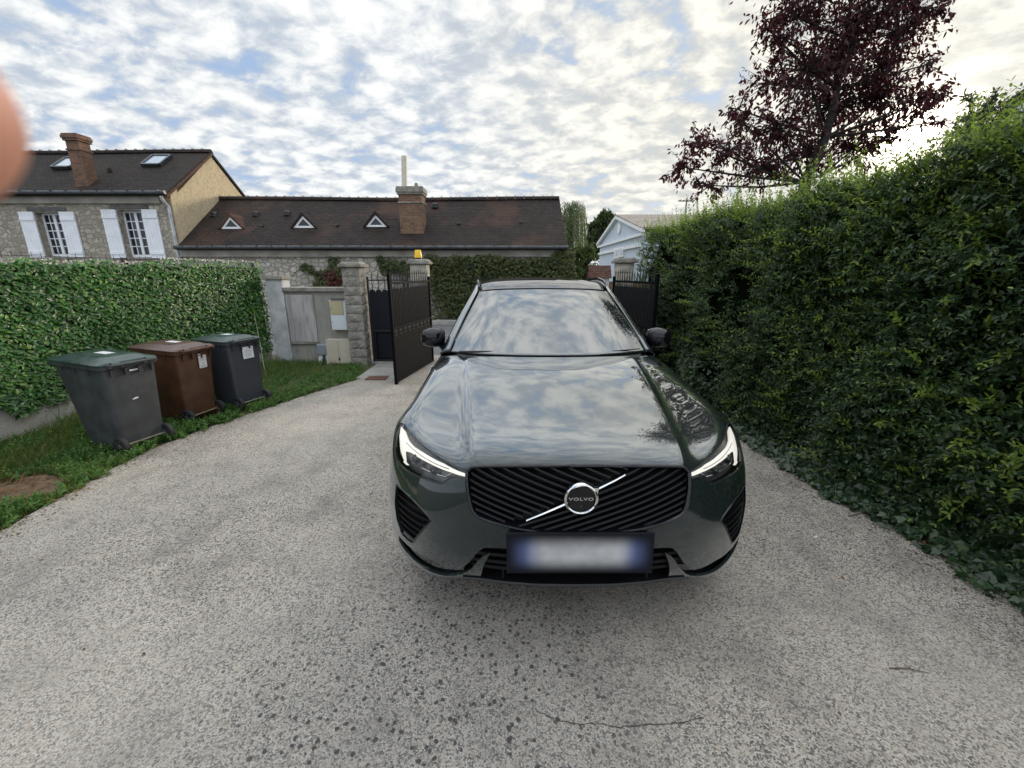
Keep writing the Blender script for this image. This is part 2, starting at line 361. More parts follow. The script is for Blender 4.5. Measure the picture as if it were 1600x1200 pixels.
# bins
simple('bin_grey', (.042, .046, .050), .48, var=.28, vscale=5, bump=.0006, bscale=400)
simple('bin_blue_grey', (.034, .038, .048), .48, var=.12, vscale=3, bump=.0006, bscale=400)
simple('bin_brown', (.075, .032, .016), .5, var=.28, vscale=5, bump=.0006, bscale=400)
simple('bin_brown_lid', (.075, .038, .027), .30, var=.15, vscale=5)
simple('bin_green_lid', (.022, .046, .038), .28, var=.18, vscale=5)
simple('bin_rubber', (.012, .012, .013), .7, var=.2)
simple('sticker_white', (.58, .59, .60), .5, var=.05)
simple('sticker_ink', (.10, .10, .12), .6)
simple('steel_axle', (.35, .32, .25), .4, .8)
b = NB('skin'); b.base(b.mix(b.map(b.noise(120, 4), .3, .7), (.80, .36, .24), (.84, .42, .30))); b.rough(.5)
b.b.inputs['Subsurface Weight'].default_value = .3; b.b.inputs['Subsurface Scale'].default_value = .004
simple('nail', (.72, .42, .34), .3, var=.03)
M = MATS

# ------------------------------------------------------------------ builders
def tag(o, label=None, cat=None, group=None, kind=None):
    if label: o['label'] = label
    if cat: o['category'] = cat
    if group: o['group'] = group
    if kind: o['kind'] = kind
    return o
def empty(name, loc=(0, 0, 0), rz=0.0):
    o = bpy.data.objects.new(name, None); col.objects.link(o); o.location = loc; o.rotation_euler = (0, 0, rz)
    o.empty_display_size = .2; return o
def link(name, me, mat, parent=None, smooth=False, sharp=None):
    if not isinstance(mat, (list, tuple)): mat = [mat]
    for m_ in mat: me.materials.append(M[m_] if isinstance(m_, str) else m_)
    if smooth: me.polygons.foreach_set('use_smooth', np.ones(len(me.polygons), dtype=bool))
    if sharp is not None: me.set_sharp_from_angle(angle=R(sharp))
    me.update()
    o = bpy.data.objects.new(name, me); col.objects.link(o)
    if parent is not None: o.parent = parent
    return o
def npmesh(name, V, F, mat, parent=None, smooth=False, sharp=None):
    V = np.asarray(V, dtype=np.float32); F = np.asarray(F, dtype=np.int32); k = F.shape[1]
    me = bpy.data.meshes.new(name); me.vertices.add(len(V)); me.vertices.foreach_set('co', V.ravel())
    me.loops.add(F.size); me.loops.foreach_set('vertex_index', F.ravel())
    me.polygons.add(len(F)); me.polygons.foreach_set('loop_start', np.arange(0, F.size, k, dtype=np.int32))
    me.polygons.foreach_set('loop_total', np.full(len(F), k, dtype=np.int32))
    me.update(calc_edges=True); me.validate()
    return link(name, me, mat, parent, smooth, sharp)
class MB:
    def __init__(s): s.v = []; s.f = []; s.mi = []; s.cur = 0
    def add(s, vs, fs):
        o = len(s.v); s.v += [tuple(x) for x in vs]; s.f += [tuple(i + o for i in f) for f in fs]; s.mi += [s.cur] * len(fs); return s
    def box(s, c, d, rz=0.0, rx=0.0, ry=0.0, taper=1.0):
        m = Matrix.Translation(c) @ Matrix.Rotation(rz, 4, 'Z') @ Matrix.Rotation(ry, 4, 'Y') @ Matrix.Rotation(rx, 4, 'X')
        vs = []
        for z in (-.5, .5):
            t = taper if z > 0 else 1
            for x, y in ((-.5, -.5), (.5, -.5), (.5, .5), (-.5, .5)): vs.append(m @ Vector((x * d[0] * t, y * d[1] * t, z * d[2])))
        return s.add(vs, [(0, 3, 2, 1), (4, 5, 6, 7), (0, 1, 5, 4), (1, 2, 6, 5), (2, 3, 7, 6), (3, 0, 4, 7)])
    def b2(s, lo, hi): return s.box([(a + b) / 2 for a, b in zip(lo, hi)], [abs(b - a) for a, b in zip(lo, hi)])
    def prism(s, poly, vec):              # closed polygon of 3D points, extruded
        n = len(poly); vec = Vector(vec); a = [Vector(p) for p in poly]; bb = [p + vec for p in a]
        return s.add(a + bb, [tuple(range(n))[::-1], tuple(range(n, 2 * n))] + [(i, (i + 1) % n, n + (i + 1) % n, n + i) for i in range(n)])
    def tube(s, pts, r, n=8, cap=True, closed=False, flat=1.0):
        pts = [Vector(p) for p in pts]; rs = r if isinstance(r, (list, tuple)) else [r] * len(pts)
        o = len(s.v); N = len(pts); prev = None; vs = []
        for i, p in enumerate(pts):
            if closed: t = pts[(i + 1) % N] - pts[i - 1]
            else: t = pts[min(i + 1, N - 1)] - pts[max(i - 1, 0)]
            t = t.normalized() if t.length > 1e-9 else Vector((0, 0, 1))
            up = prev if prev is not None else (Vector((0, 0, 1)) if abs(t.z) < .9 else Vector((0, 1, 0)))
            u = (up - t * up.dot(t)).normalized(); w = t.cross(u); prev = u
            for k in range(n):
                a = 2 * math.pi * k / n; vs.append(p + u * math.cos(a) * rs[i] + w * math.sin(a) * rs[i] * flat)
        fs = []
        for i in range(N if closed else N - 1):
            j = (i + 1) % N
            for k in range(n): fs.append((i * n + k, i * n + (k + 1) % n, j * n + (k + 1) % n, j * n + k))
        if cap and not closed: fs += [tuple(range(n))[::-1], tuple(range((N - 1) * n, N * n))]
        return s.add(vs, fs)
    def cyl(s, a, b_, r, n=16, r2=None): return s.tube([a, b_], [r, r if r2 is None else r2], n)
    def lathe(s, prof, c=(0, 0, 0), axis='Z', n=24):
        vs = []; c = Vector(c)
        for r, h in prof:
            for k in range(n):
                a = 2 * math.pi * k / n; x, y = r * math.cos(a), r * math.sin(a)
                vs.append(c + (Vector((x, y, h)) if axis == 'Z' else Vector((h, x, y)) if axis == 'X' else Vector((x, h, y))))
        fs = [(i * n + k, i * n + (k + 1) % n, (i + 1) * n + (k + 1) % n, (i + 1) * n + k) for i in range(len(prof) - 1) for k in range(n)]
        return s.add(vs, fs)
    def build(s, name, mat, parent=None, smooth=False, sharp=35, bevel=0.0, seg=2):
        me = bpy.data.meshes.new(name); me.from_pydata([tuple(v) for v in s.v], [], s.f)
        if any(s.mi): me.polygons.foreach_set('material_index', s.mi)
        o = link(name, me, mat, parent, smooth, sharp if smooth else None)
        if bevel:
            md = o.modifiers.new('bevel', 'BEVEL'); md.width = bevel; md.segments = seg; md.limit_method = 'ANGLE'; md.angle_limit = R(40); md.harden_normals = False
        return o
def copy_tree(o, parent=None):
    c = o.copy(); col.objects.link(c); c.parent = parent
    for ch in list(o.children): copy_tree(ch, c)
    return c

# leaves: a template (along, side, up) stamped on many frames -----------------
T_LEAF = (np.array([(0, 0, 0), (.32, .20, .05), (.72, .17, .03), (1, 0, -.06), (.72, -.17, .03), (.32, -.20, .05)]), np.array([(0, 1, 2, 3), (0, 3, 4, 5)]))
T_SLIM = (np.array([(0, 0, 0), (.5, .10, .02), (1, 0, -.05), (.5, -.10, .02)]), np.array([(0, 1, 2, 3)]))
T_WIDE = (np.array([(0, 0, 0), (.25, .30, .06), (.70, .26, .03), (1, 0, -.08), (.70, -.26, .03), (.25, -.30, .06)]), np.array([(0, 1, 2, 3), (0, 3, 4, 5)]))
T_IVY = (np.array([(0, 0, 0), (.02, .34, .04), (.36, .50, .0), (.52, .24, .05), (1, 0, -.06), (.52, -.24, .05), (.36, -.50, .0), (.02, -.34, .04)]), np.array([(0, 1, 2, 3), (0, 3, 4, 4), (0, 4, 5, 5), (0, 5, 6, 7)]))
T_STEM = (np.array([(0, .5, 0), (0, -.5, 0), (1, -.25, 0), (1, .25, 0)]), np.array([(0, 1, 2, 3)]))
def norm(a): return a / np.maximum(np.linalg.norm(a, axis=-1, keepdims=True), 1e-9)
def stamp(pos, d, up, size, tmpl, wid=None):
    T, F = tmpl; pos = np.asarray(pos, float); d = norm(np.asarray(d, float)); up = np.asarray(up, float)
    n = norm(up - d * (up * d).sum(-1, keepdims=True)); s_ = np.cross(n, d); size = np.asarray(size, float).reshape(-1, 1, 1)
    w = 1.0 if wid is None else np.asarray(wid, float).reshape(-1, 1, 1)
    V = pos[:, None, :] + size * (T[None, :, 0:1] * d[:, None, :] + w * T[None, :, 1:2] * s_[:, None, :] + T[None, :, 2:3] * n[:, None, :])
    N = len(pos); k = len(T)
    FF = (F[None] + (np.arange(N) * k)[:, None, None]).reshape(-1, F.shape[1])
    return V.reshape(-1, 3), FF
def leaf_mesh(name, sets, mat, parent=None):
    Vs, Fs, o = [], [], 0
    for V, F in sets: Vs.append(V); Fs.append(F + o); o += len(V)
    V = np.concatenate(Vs); F = np.concatenate(Fs)
    tri = F[:, 2] == F[:, 3]
    V = V.astype(np.float32)
    me = bpy.data.meshes.new(name); me.vertices.add(len(V)); me.vertices.foreach_set('co', V.ravel())
    Q, Tt = F[~tri], F[tri][:, :3]
    loops = np.concatenate([Q.ravel(), Tt.ravel()]).astype(np.int32)
    tot = np.concatenate([np.full(len(Q), 4), np.full(len(Tt), 3)]).astype(np.int32)
    me.loops.add(len(loops)); me.loops.foreach_set('vertex_index', loops)
    me.polygons.add(len(tot)); me.polygons.foreach_set('loop_start', np.concatenate([[0], np.cumsum(tot)[:-1]]).astype(np.int32)); me.polygons.foreach_set('loop_total', tot)
    me.update(calc_edges=True)
    return link(name, me, mat, parent)
def rdir(n, spread=1.0): return norm(RNG.normal(size=(n, 3))) * spread
def sprigs(base, dirs, length, nl, lsize, tmpl=T_LEAF, droop=.0, opp=True):
    """leafy shoots: leaves in pairs along each stem"""
    N = len(base); dirs = norm(dirs); L = np.asarray(length).reshape(-1, 1)
    side = norm(np.cross(dirs, rdir(N))); P, D, U, S = [], [], [], []
    for k in range(nl):
        t = (k + 1) / nl; p = base + dirs * L * t + np.array([0, 0, -1.]) * (droop * t * t * L)
        ang = (k % 2) * (math.pi / 2) + RNG.normal(size=(N, 1)) * .5
        w = np.cross(dirs, side); sv = side * np.cos(ang) + w * np.sin(ang)
        for sg in ((1, -1) if opp else ((1,) if k % 2 else (-1,))):
            ld = norm(sv * sg + dirs * (.55 + .5 * t) + rdir(N, .25)); P.append(p); D.append(ld)
            U.append(norm(dirs * .7 + np.array([0, 0, .8]) - ld * .1 + rdir(N, .25))); S.append(lsize * (1.05 - .45 * t * t) * RNG.uniform(.75, 1.2, N))
    V1, F1 = stamp(np.concatenate(P), np.concatenate(D), np.concatenate(U), np.concatenate(S), tmpl)
    end = norm(dirs * L + np.array([0, 0, -1.]) * droop * L); V2, F2 = stamp(base - dirs * .02, end, rdir(N), (L + .02).ravel(), T_STEM, .0042 / (L + .02).ravel())
    return np.concatenate([V1, V2]), np.concatenate([F1, F2 + len(V1)])

_wroots = {}
_link0 = link
def link(name, me, mat, parent=None, smooth=False, sharp=None):
    o = _link0(name, me, mat, parent, smooth, sharp)
    if parent is not None and parent.name in _wroots:
        o.matrix_parent_inverse = Matrix.Translation(-Vector(_wroots[parent.name]))
    return o
def root(name, loc, label, cat, group=None):   # thing whose parts are given in world coordinates
    o = empty(name, loc); _wroots[o.name] = tuple(loc); return tag(o, label, cat, group)

# ================================================================== SETTING
def sheet(name, poly, z, mat):
    me = bpy.data.meshes.new(name); me.from_pydata([(x, y, z) for x, y in poly], [], [tuple(range(len(poly)))])
    o = link(name, me, mat); return tag(o, kind='structure')
sheet('ground', [(-900, -900), (900, -900), (900, 900), (-900, 900)], -.012, 'verge_soil')
sheet('street', [(-60, 8.75), (60, 8.75), (60, 14.3), (-60, 14.3)], -.004, 'street_asphalt')
LE = [(-3.3, -6), (-3.38, -2), (-3.42, 1.2), (-3.48, 2.4), (-3.60, 3.3), (-3.60, 3.9), (-3.45, 4.5), (-3.22, 5.1), (-2.95, 5.8), (-2.66, 6.4), (-2.5, 6.75), (-2.1, 7.0), (-1.9, 7.35), (-1.7, 8.75)]
RE = [(3.1, -6), (2.9, -2), (2.75, 1.2), (2.72, 2.0), (2.70, 2.4), (2.55, 3.0), (2.5, 3.6), (2.5, 4.2), (2.45, 5.2), (2.4, 6.0), (2.3, 7.0), (2.2, 7.6), (2.1, 8.1), (2.0, 8.75)]
V = []; F = []
for (a, bb) in zip(LE, RE):
    for k in range(9): V.append((a[0] + (bb[0] - a[0]) * k / 8, a[1] + (bb[1] - a[1]) * k / 8, .004))
for i in range(len(LE) - 1):
    for k in range(8): F.append((i * 9 + k, i * 9 + k + 1, (i + 1) * 9 + k + 1, (i + 1) * 9 + k))
tag(npmesh('driveway', V, F, 'aggregate'), kind='structure')
mb = MB(); mb.b2((-2.6, 6.72, -.01), (-1.85, 7.95, .012)); tag(mb.build('garden_path', 'concrete_slab'), kind='structure')
# hairline crack
pts = [gr(x, y, .0055) for x, y in ((838, 1110), (870, 1124), (905, 1131), (935, 1130), (962, 1137), (1000, 1132), (1040, 1132), (1075, 1126), (1110, 1117))]
P2 = []
for a, bb in zip(pts[:-1], pts[1:]):
    for k in range(5): P2.append(a.lerp(bb, k / 5) + Vector((0, random.uniform(-.004, .004), 0)))
mb = MB()
for a, bb in zip(P2[:-1], P2[1:]):
    w = random.uniform(.0007, .0024); mb.add([a + Vector((0, w, 0)), a - Vector((0, w, 0)), bb - Vector((0, w, 0)), bb + Vector((0, w, 0))], [(0, 1, 2, 3)])
tag(mb.build('driveway_crack', 'crack_dark'), kind='structure')
mb = MB(); mb.b2((-2.42, 6.60, .0), (-2.08, 6.86, .018)); o = mb.build('drain_cover', 'rust_iron', bevel=.003)
tag(o, 'rusty brown iron drain cover set in the path before the black pedestrian door', 'drain cover')

# ================================================================== HOUSES
FY = 15.0
SL = .708
def wall_with_holes(mb, x0, x1, z0, z1, y, th, holes):
    xs = sorted({x0, x1, *[h[0] for h in holes], *[h[1] for h in holes]}); zs = sorted({z0, z1, *[h[2] for h in holes], *[h[3] for h in holes]})
    for xa, xb in zip(xs[:-1], xs[1:]):
        run = None
        for za, zb in zip(zs[:-1], zs[1:]):
            inside = any(h[0] - 1e-6 <= xa and xb <= h[1] + 1e-6 and h[2] - 1e-6 <= za and zb <= h[3] + 1e-6 for h in holes)
            if not inside: mb.b2((xa, y, za), (xb, y + th, zb))
def roof_part(parent, x0, x1, ye, ze, yr, zr, yb, mat):
    mb = MB()
    zb = zr - SL * (yb - yr)
    prof = [(ye, ze), (yr, zr), (yb, zb), (yb, zb - .10), (yr, zr - .12), (ye, ze - .07)]
    n = 14 if x1 - x0 > 8 else 2
    # gentle sag so that the eaves and ridge are not ruler-straight
    vs = []; fs = []
    for i in range(n + 1):
        t = i / n; x = x0 + (x1 - x0) * t; dz = -.035 * math.sin(math.pi * t) + .012 * math.sin(9 * t)
        vs += [(x, y, z + dz * (1 if z > ze + .3 else .3)) for y, z in prof]
    for i in range(n):
        for k in range(6): fs.append((i * 6 + k, i * 6 + (k + 1) % 6, (i + 1) * 6 + (k + 1) % 6, (i + 1) * 6 + k))
    fs += [tuple(range(6))[::-1], tuple(range(n * 6, n * 6 + 6))]
    mb.add(vs, fs); return mb.build('roof', mat, parent)
def ridge_part(parent, x0, x1, yr, zr, mat='brown_tiles'):
    mb = MB(); x = x0; k = 0
    while x < x1 - .05:
        L = min(.36, x1 - x); t = (x - x0) / (x1 - x0); dz = -.035 * math.sin(math.pi * t) + .012 * math.sin(9 * t)
        vs = []
        for xx in (x, x + L - .02):
            for j in range(7):
                a = math.pi * j / 6; vs.append((xx, yr - math.cos(a) * .13, zr + dz - .05 + math.sin(a) * .13))
        mb.cur = 0; mb.add(vs, [(j, j + 1, j + 8, j + 7) for j in range(6)] + [tuple(range(7)), tuple(range(7, 14))[::-1]])
        mb.cur = 1; mb.box((x - .01, yr, zr + dz + .06), (.06, .17, .09), taper=.6)
        x += .36
    return mb.build('ridge_tiles', [mat, 'coping_stone'], parent)
def chimney(parent, x0, x1, yf, dep, zb, zt, mat, capmat=None, caph=.22):
    mb = MB(); w = x1 - x0
    mb.b2((x0, yf, zb), (x1, yf + dep, zt - caph))
    zc = zt - caph
    st = MB(); st.b2((x0 - .03, yf - .03, zc - .28), (x1 + .03, yf + dep + .03, zc - .23))
    st.b2((x0 - .045, yf - .045, zc), (x1 + .045, yf + dep + .045, zc + .07)); st.b2((x0 - .07, yf - .07, zc + .07), (x1 + .07, yf + dep + .07, zt - .05)); st.b2((x0 - .05, yf - .05, zt - .05), (x1 + .05, yf + dep + .05, zt))
    o = mb.build('chimney', mat, parent, bevel=.01); st.build('chimney_cap', capmat or mat, o, bevel=.012)
    fl = MB(); fl.b2((x0 - .05, yf - .06, zb), (x1 + .05, yf + dep, zb + .32 + dep * SL * .0)); return o
# ---- the tall stone house ----
TX0, TX1, TZ = -25.0, -11.42, 4.37
TYR, TZR = 17.47, TZ + SL * 2.47
H = root('tall_stone_house', (-18, FY, 0), 'tall rubble stone house with white shuttered windows and tan gable end', 'house')
def holes_from(px0, py0, px1, py1):
    a = at(px0, py0, FY); bb = at(px1, py1, FY); return a.x, bb.x, bb.z, a.z
WIN = []
for (pa, pb, top, bot) in ((53.8, 93.0, 332, 401), (182.4, 221.8, 328.5, 402)):
    a = at(pa, top, FY); bb = at(pb, top, FY); z0 = at(pb, bot, FY).z; WIN.append((a.x, bb.x, z0, a.z))
WIN.append((WIN[0][0] - 3.1, WIN[0][1] - 3.1, WIN[0][2], WIN[0][3])); WIN.append((WIN[0][0] - 6.1, WIN[0][1] - 6.1, WIN[0][2], WIN[0][3]))
lowdoor = [(WIN[0][0] - .05, WIN[0][1] + .1, 0.0, 2.0 - .15), (WIN[1][0], WIN[1][1] + .1, .8, 1.75)]
mb = MB(); wall_with_holes(mb, TX0, TX1, 0, TZ - .34, FY, .4, WIN)
mb.b2((TX0, 19.6, 0), (TX1, 20.0, TZ - .2)); mb.b2((TX0, FY + .4, 0), (TX0 + .35, 19.6, TZ - .1))
mb.build('stone_wall', 'rubble_stone', H)
mb = MB(); g = [(TX1 - .3, FY + .403, 0), (TX1 - .3, FY + .403, TZ - .04), (TX1 - .3, TYR, TZR - .15), (TX1 - .3, 19.97, TZR - .15 - SL * 2.5), (TX1 - .3, 19.97, 0)]
mb.prism(g, (.3, 0, 0)); mb.build('gable_wall', 'tan_render', H)
mb = MB(); gg = [(TX1 - .28, FY + .01, TZ - .335), (TX1 - .28, FY + .01, TZ - .02), (TX1 - .28, FY + .402, TZ + .24), (TX1 - .28, FY + .402, TZ - .335)]
mb.prism(gg, (.275, 0, 0)); mb.b2((TX1 + .002, FY + .02, 0), (TX1 + .03, FY + .42, TZ - .05)); mb.build('gable_return', 'tan_render', H)
mb = MB(); mb.b2((TX0, FY - .09, TZ - .44), (TX1 - .29, FY + .38, TZ - .08)); mb.b2((TX0, FY - .12, TZ - .14), (TX1 - .29, FY - .092, TZ - .08)); mb.build('cornice', 'cornice_paint', H, bevel=.015)
RO = roof_part(H, TX0, TX1 + .05, FY - .22, TZ - SL * .22, TYR, TZR, 20.2, 'dark_tiles')
ridge_part(RO, TX0, TX1 + .05, TYR, TZR + .01, 'dark_tiles')
mb = MB(); mb.prism([(TX1 + .05, FY - .2, TZ - .20), (TX1 + .05, TYR, TZR - .035), (TX1 + .05, TYR, TZR - .13), (TX1 + .05, FY - .2, TZ - .29)], (.03, 0, 0)); mb.build('verge_strip', 'red_tiles', RO)
mb = MB(); mb.tube([(TX0, FY - .28, TZ - .13), (TX1 + .1, FY - .28, TZ - .135)], .06, 10); 
for i in range(28): mb.box((TX0 + .5 * i, FY - .28, TZ - .085), (.02, .17, .03))
mb.build('gutter', 'zinc', H, smooth=True)
mb = MB(); mb.tube([(TX1 - .04, FY - .29, TZ - .25), (TX1 - .05, FY - .26, TZ - .35), (TX1 - .03, FY - .07, TZ - .55), (TX1 - .03, FY - .07, 0)], .05, 10); mb.build('downpipe', 'white_pillar_render', H, smooth=True)
def french_window(parent, x0, x1, z0, z1, rows=5):
    yf = FY + .20; fr = MB(); w = x1 - x0; t = .055
    x0 += .004; x1 -= .004; z0 += .004; z1 -= .004
    fr.b2((x0, yf, z0), (x0 + t, yf + .06, z1)); fr.b2((x1 - t, yf, z0), (x1, yf + .06, z1)); fr.b2((x0 + t, yf, z1 - t), (x1 - t, yf + .06, z1)); fr.b2((x0 + t, yf, z0), (x1 - t, yf + .06, z0 + .09))
    xm = (x0 + x1) / 2; fr.b2((xm - .045, yf - .012, z0 + .092), (xm + .045, yf + .05, z1 - t - .002))
    for sx0, sx1 in ((x0 + t, xm - .045), (xm + .045, x1 - t)):
        c_ = (sx0 + sx1) / 2; fr.b2((c_ - .014, yf + .012, z0 + .092), (c_ + .014, yf + .045, z1 - t - .002))
        for r in range(1, rows):
            z = z0 + .09 + (z1 - t - z0 - .09) * r / rows; fr.b2((sx0, yf + .014, z - .014), (sx1, yf + .043, z + .014))
    o = fr.build('window', 'white_paint', parent)
    pn = MB(); pn.b2((x0 + t, yf + .03, z0 + .09), (x1 - t, yf + .036, z1 - t)); pn.build('pane', 'dark_glass', o)
    cu = MB(); cu.b2((x0, yf + .35, z0), (x1, yf + .36, z1)); return o
def shutter(parent, x0, x1, z0, z1):
    mb = MB(); n = 5; w = (x1 - x0) / n
    for i in range(n): mb.b2((x0 + i * w + .003, FY - .055, z0), (x0 + (i + 1) * w - .003, FY - .025, z1))
    for z in (z0 + .12, z1 - .28): mb.b2((x0 + .01, FY - .078, z), (x1 - .01, FY - .057, z + .09))
    mb.b2((x0, FY - .024, z0 + .02), (x1, FY - .012, z1 - .02))
    return mb.build('shutter', 'white_paint', parent)
for i, (x0, x1, z0, z1) in enumerate(WIN):
    french_window(H, x0, x1, z0, z1)
    sw = .50; shutter(H, x0 - sw - .01, x0 - .01, z0 - .03, z1 + .02); shutter(H, x1 + .01, x1 + sw + .01, z0 - .03, z1 + .02)
    mb = MB(); mb.b2((x0 - .22, FY - .03, z1 + .035), (x1 + .24, FY + .1, z1 + .17)); mb.build('lintel', 'slate_lintel', H, bevel=.01)
    mb = MB(); mb.b2((x0 + .001, FY - .05, z0 - .07), (x1 - .001, FY + .19, z0 - .002)); mb.build('window_sill', 'coping_stone', H)
rp = (0, FY, TZ); rn = Vector((0, -SL, 1))
p = onplane(119, 291, rp, rn); x1c = at(138, 291, p.y).x; ztop = at(125, 208, p.y).z
chimney(RO, p.x, x1c, p.y, .42, TZ - .1, ztop, 'red_brick')
def skylight(parent, px, py, w, l):
    c_ = onplane(px, py, rp, rn); a = math.atan(SL)
    mb = MB(); 
    for dx, dl, ww, ll in ((-w / 2, 0, .07, l), (w / 2, 0, .07, l), (0, -l / 2, w - .075, .08), (0, l / 2, w - .075, .08)):
        mb.box((c_.x + dx, c_.y + dl * math.cos(a) - .03, c_.z + dl * math.sin(a) + .05), (ww, ll, .10), rx=a)
    o = mb.build('skylight', 'zinc', parent); mb = MB(); mb.box((c_.x, c_.y - .035, c_.z + .05), (w - .075, l - .085, .03), rx=a); mb.build('pane', 'sky_glass', o)
skylight(RO, 246, 253, .66, .78); skylight(RO, 108, 257, .66, .78)
mb = MB(); c_ = onplane(172, 268, rp, rn); mb.lathe([(.001, .09), (.05, .085), (.07, .05), (.08, -.05)], (c_.x, c_.y, c_.z + .02), n=10); mb.build('roof_vent', 'dark_tiles', RO, smooth=True)

# ---- the low long house ----
LX0, LX1, LZ = -11.385, 1.80, 2.66
LYR, LZR = 17.6, LZ + SL * 2.6
H2 = root('long_stone_house', (-5, FY, 0), 'long low stone house with brown tiled roof and three triangular dormers', 'house')
mb = MB(); mb.b2((LX0, FY, 0), (LX1, FY + .4, LZ - .32)); mb.b2((LX0, 19.9, 0), (LX1, 20.2, LZ - .3)); mb.build('stone_wall', 'low_house_stone', H2)
mb = MB(); mb.prism([(LX1 - .35, FY + .402, 0), (LX1 - .35, FY + .402, LZ + .0), (LX1 - .35, LYR, LZR - .15), (LX1 - .35, 20.19, LZR - .15 - SL * 2.6), (LX1 - .35, 20.19, 0)], (.352, 0, 0)); mb.build('gable_wall', 'low_house_stone', H2)
mb = MB(); mb.b2((LX0, FY - .08, LZ - .42), (LX1 + .01, FY + .38, LZ - .09)); mb.b2((LX0, FY - .11, LZ - .43), (LX1 + .03, FY - .082, LZ - .385)); mb.build('cornice', 'cornice_paint', H2, bevel=.012)
RO2 = roof_part(H2, LX0, LX1 + .06, FY - .20, LZ - SL * .20, LYR, LZR, 20.5, 'brown_tiles')
ridge_part(RO2, LX0, LX1 + .06, LYR, LZR + .01)
mb = MB(); mb.tube([(LX0, FY - .27, LZ - .13), (LX1 + .1, FY - .27, LZ - .135)], .06, 10)
for i in range(26): mb.box((LX0 + .3 + .5 * i, FY - .27, LZ - .085), (.02, .16, .03))
mb.build('gutter', 'zinc', H2, smooth=True)
rp2 = (0, FY, LZ)
for px, py in ((362, 357.5), (475, 356), (588, 354.5)):
    c_ = onplane(px, py, rp2, rn); w, h_ = .38, .40; yf = c_.y; z0 = c_.z
    mb = MB()
    tri = lambda s_, y, dz=0: [Vector((c_.x - w * s_, y, z0 + dz)), Vector((c_.x + w * s_, y, z0 + dz)), Vector((c_.x, y, z0 + dz + h_ * s_))]
    a = tri(1, yf); bq = tri(.60, yf, .065)
    V_ = a + bq + [v + Vector((0, .05, 0)) for v in a + bq]
    mb.add(V_, [(0, 1, 4, 3), (1, 2, 5, 4), (2, 0, 3, 5), (6, 9, 10, 7), (7, 10, 11, 8), (8, 11, 9, 6), (0, 6, 7, 1), (1, 7, 8, 2), (2, 8, 6, 0), (3, 4, 10, 9), (4, 5, 11, 10), (5, 3, 9, 11)])
    d_ = MB()
    back = 1.0
    L_ = [Vector((c_.x - w - .10, yf - .04, z0 + .005)), Vector((c_.x, yf - .04, z0 + h_ + .13)), Vector((c_.x + w + .10, yf - .04, z0 + .005))]
    In = [Vector((c_.x + w + .0, yf - .04, z0 + .012)), Vector((c_.x, yf - .04, z0 + h_ + .012)), Vector((c_.x - w, yf - .04, z0 + .012))]
    d_.prism(L_ + In, (0, back, 0))
    dm = d_.build('dormer', 'red_tiles' if px < 370 else 'brown_tiles', RO2)
    fr = mb.build('window_frame', 'white_trim', dm)
    g_ = MB(); g_.add(tri(.62, yf + .03, .06), [(0, 1, 2)]); g_.build('pane', 'dark_glass', fr)
for px, py in ((335, 337), (400, 336), (449, 335), (680, 323)):
    c_ = onplane(px, py, rp2, rn); mb = MB(); mb.lathe([(.001, .12), (.07, .11), (.11, .07), (.13, -.06)], (c_.x, c_.y, c_.z + .02), n=12); mb.lathe([(.001, 0), (.07, .0), (.075, .03)], (c_.x, c_.y - .11, c_.z + .03), axis='Y', n=10)
    mb.build('roof_vent', 'satin_black', RO2, smooth=True)
for px, py in ((410, 353), (527, 352), (717, 349), (814, 347)):
    c_ = onplane(px, py, rp2, rn); mb = MB(); mb.box((c_.x, c_.y, c_.z + .02), (.13, .14, .07), taper=.6); mb.build('roof_vent', 'satin_black', RO2)
p = onplane(626, 364, rp2, rn); x1c = at(662, 364, p.y).x; ztop = at(640, 291, p.y).z
CH = chimney(RO2, p.x, x1c, p.y, .60, LZ - .1, ztop, 'brown_brick', 'coping_stone', .26)
mb = MB(); a = at(632, 292, p.y + .2); bq = at(631.5, 244, p.y + .2); mb.tube([Vector((a.x, a.y, a.z - .03)), bq], .095, 14); mb.build('flue_pipe', 'pipe_beige', CH, smooth=True)
mb = MB(); mb.lathe([(.0, .16), (.05, .15), (.07, .05), (.08, -.02)], (a.x + .40, p.y + .25, ztop), n=10); mb.build('chimney_pot', 'coping_stone', CH, smooth=True)

# ---- blue-white house with pediment ----
def atX(px, py, X): d = ray(px, py); return d * (X / d.x) + Vector((0, 0, CAMH))
e0 = at(936.5, 381, 35); BX = e0.x; e1 = atX(1006, 365, BX); pk = atX(967.5, 340, BX)
ez = (e0.z + e1.z) / 2; ym = (e0.y + e1.y) / 2
B = root('pale_house', (BX, ym, 0), 'pale blue white house with a white pediment gable beyond the gates', 'house')
W_ = 12
mb = MB(); mb.prism([(BX, e1.y + .3, 0), (BX, e0.y - .3, 0), (BX, e0.y - .3, ez), (BX, ym, pk.z + .0), (BX, e1.y + .3, ez)], (W_, 0, 0)); mb.build('wall', 'blue_white_wall', B)
mb = MB(); mb.prism([(BX - .2, e1.y - .1, ez + .122), (BX - .2, ym, pk.z + .122), (BX - .2, e0.y + .1, ez + .122), (BX - .2, e0.y + .1, ez + .2), (BX - .2, ym, pk.z + .22), (BX - .2, e1.y - .1, ez + .2)], (W_ + 1, 0, 0)); mb.build('roof', 'far_tiles', B)
mb = MB()
def bar(a, bq, t=.28): mb.prism([a, bq, bq + Vector((0, 0, t)), a + Vector((0, 0, t))], (.21, 0, 0))
xx = BX - .22
bar(Vector((xx, e1.y - .2, ez - .04)), Vector((xx, ym, pk.z - .04)), .16); bar(Vector((xx, e0.y + .2, ez - .04)), Vector((xx, ym, pk.z - .04)), .16)
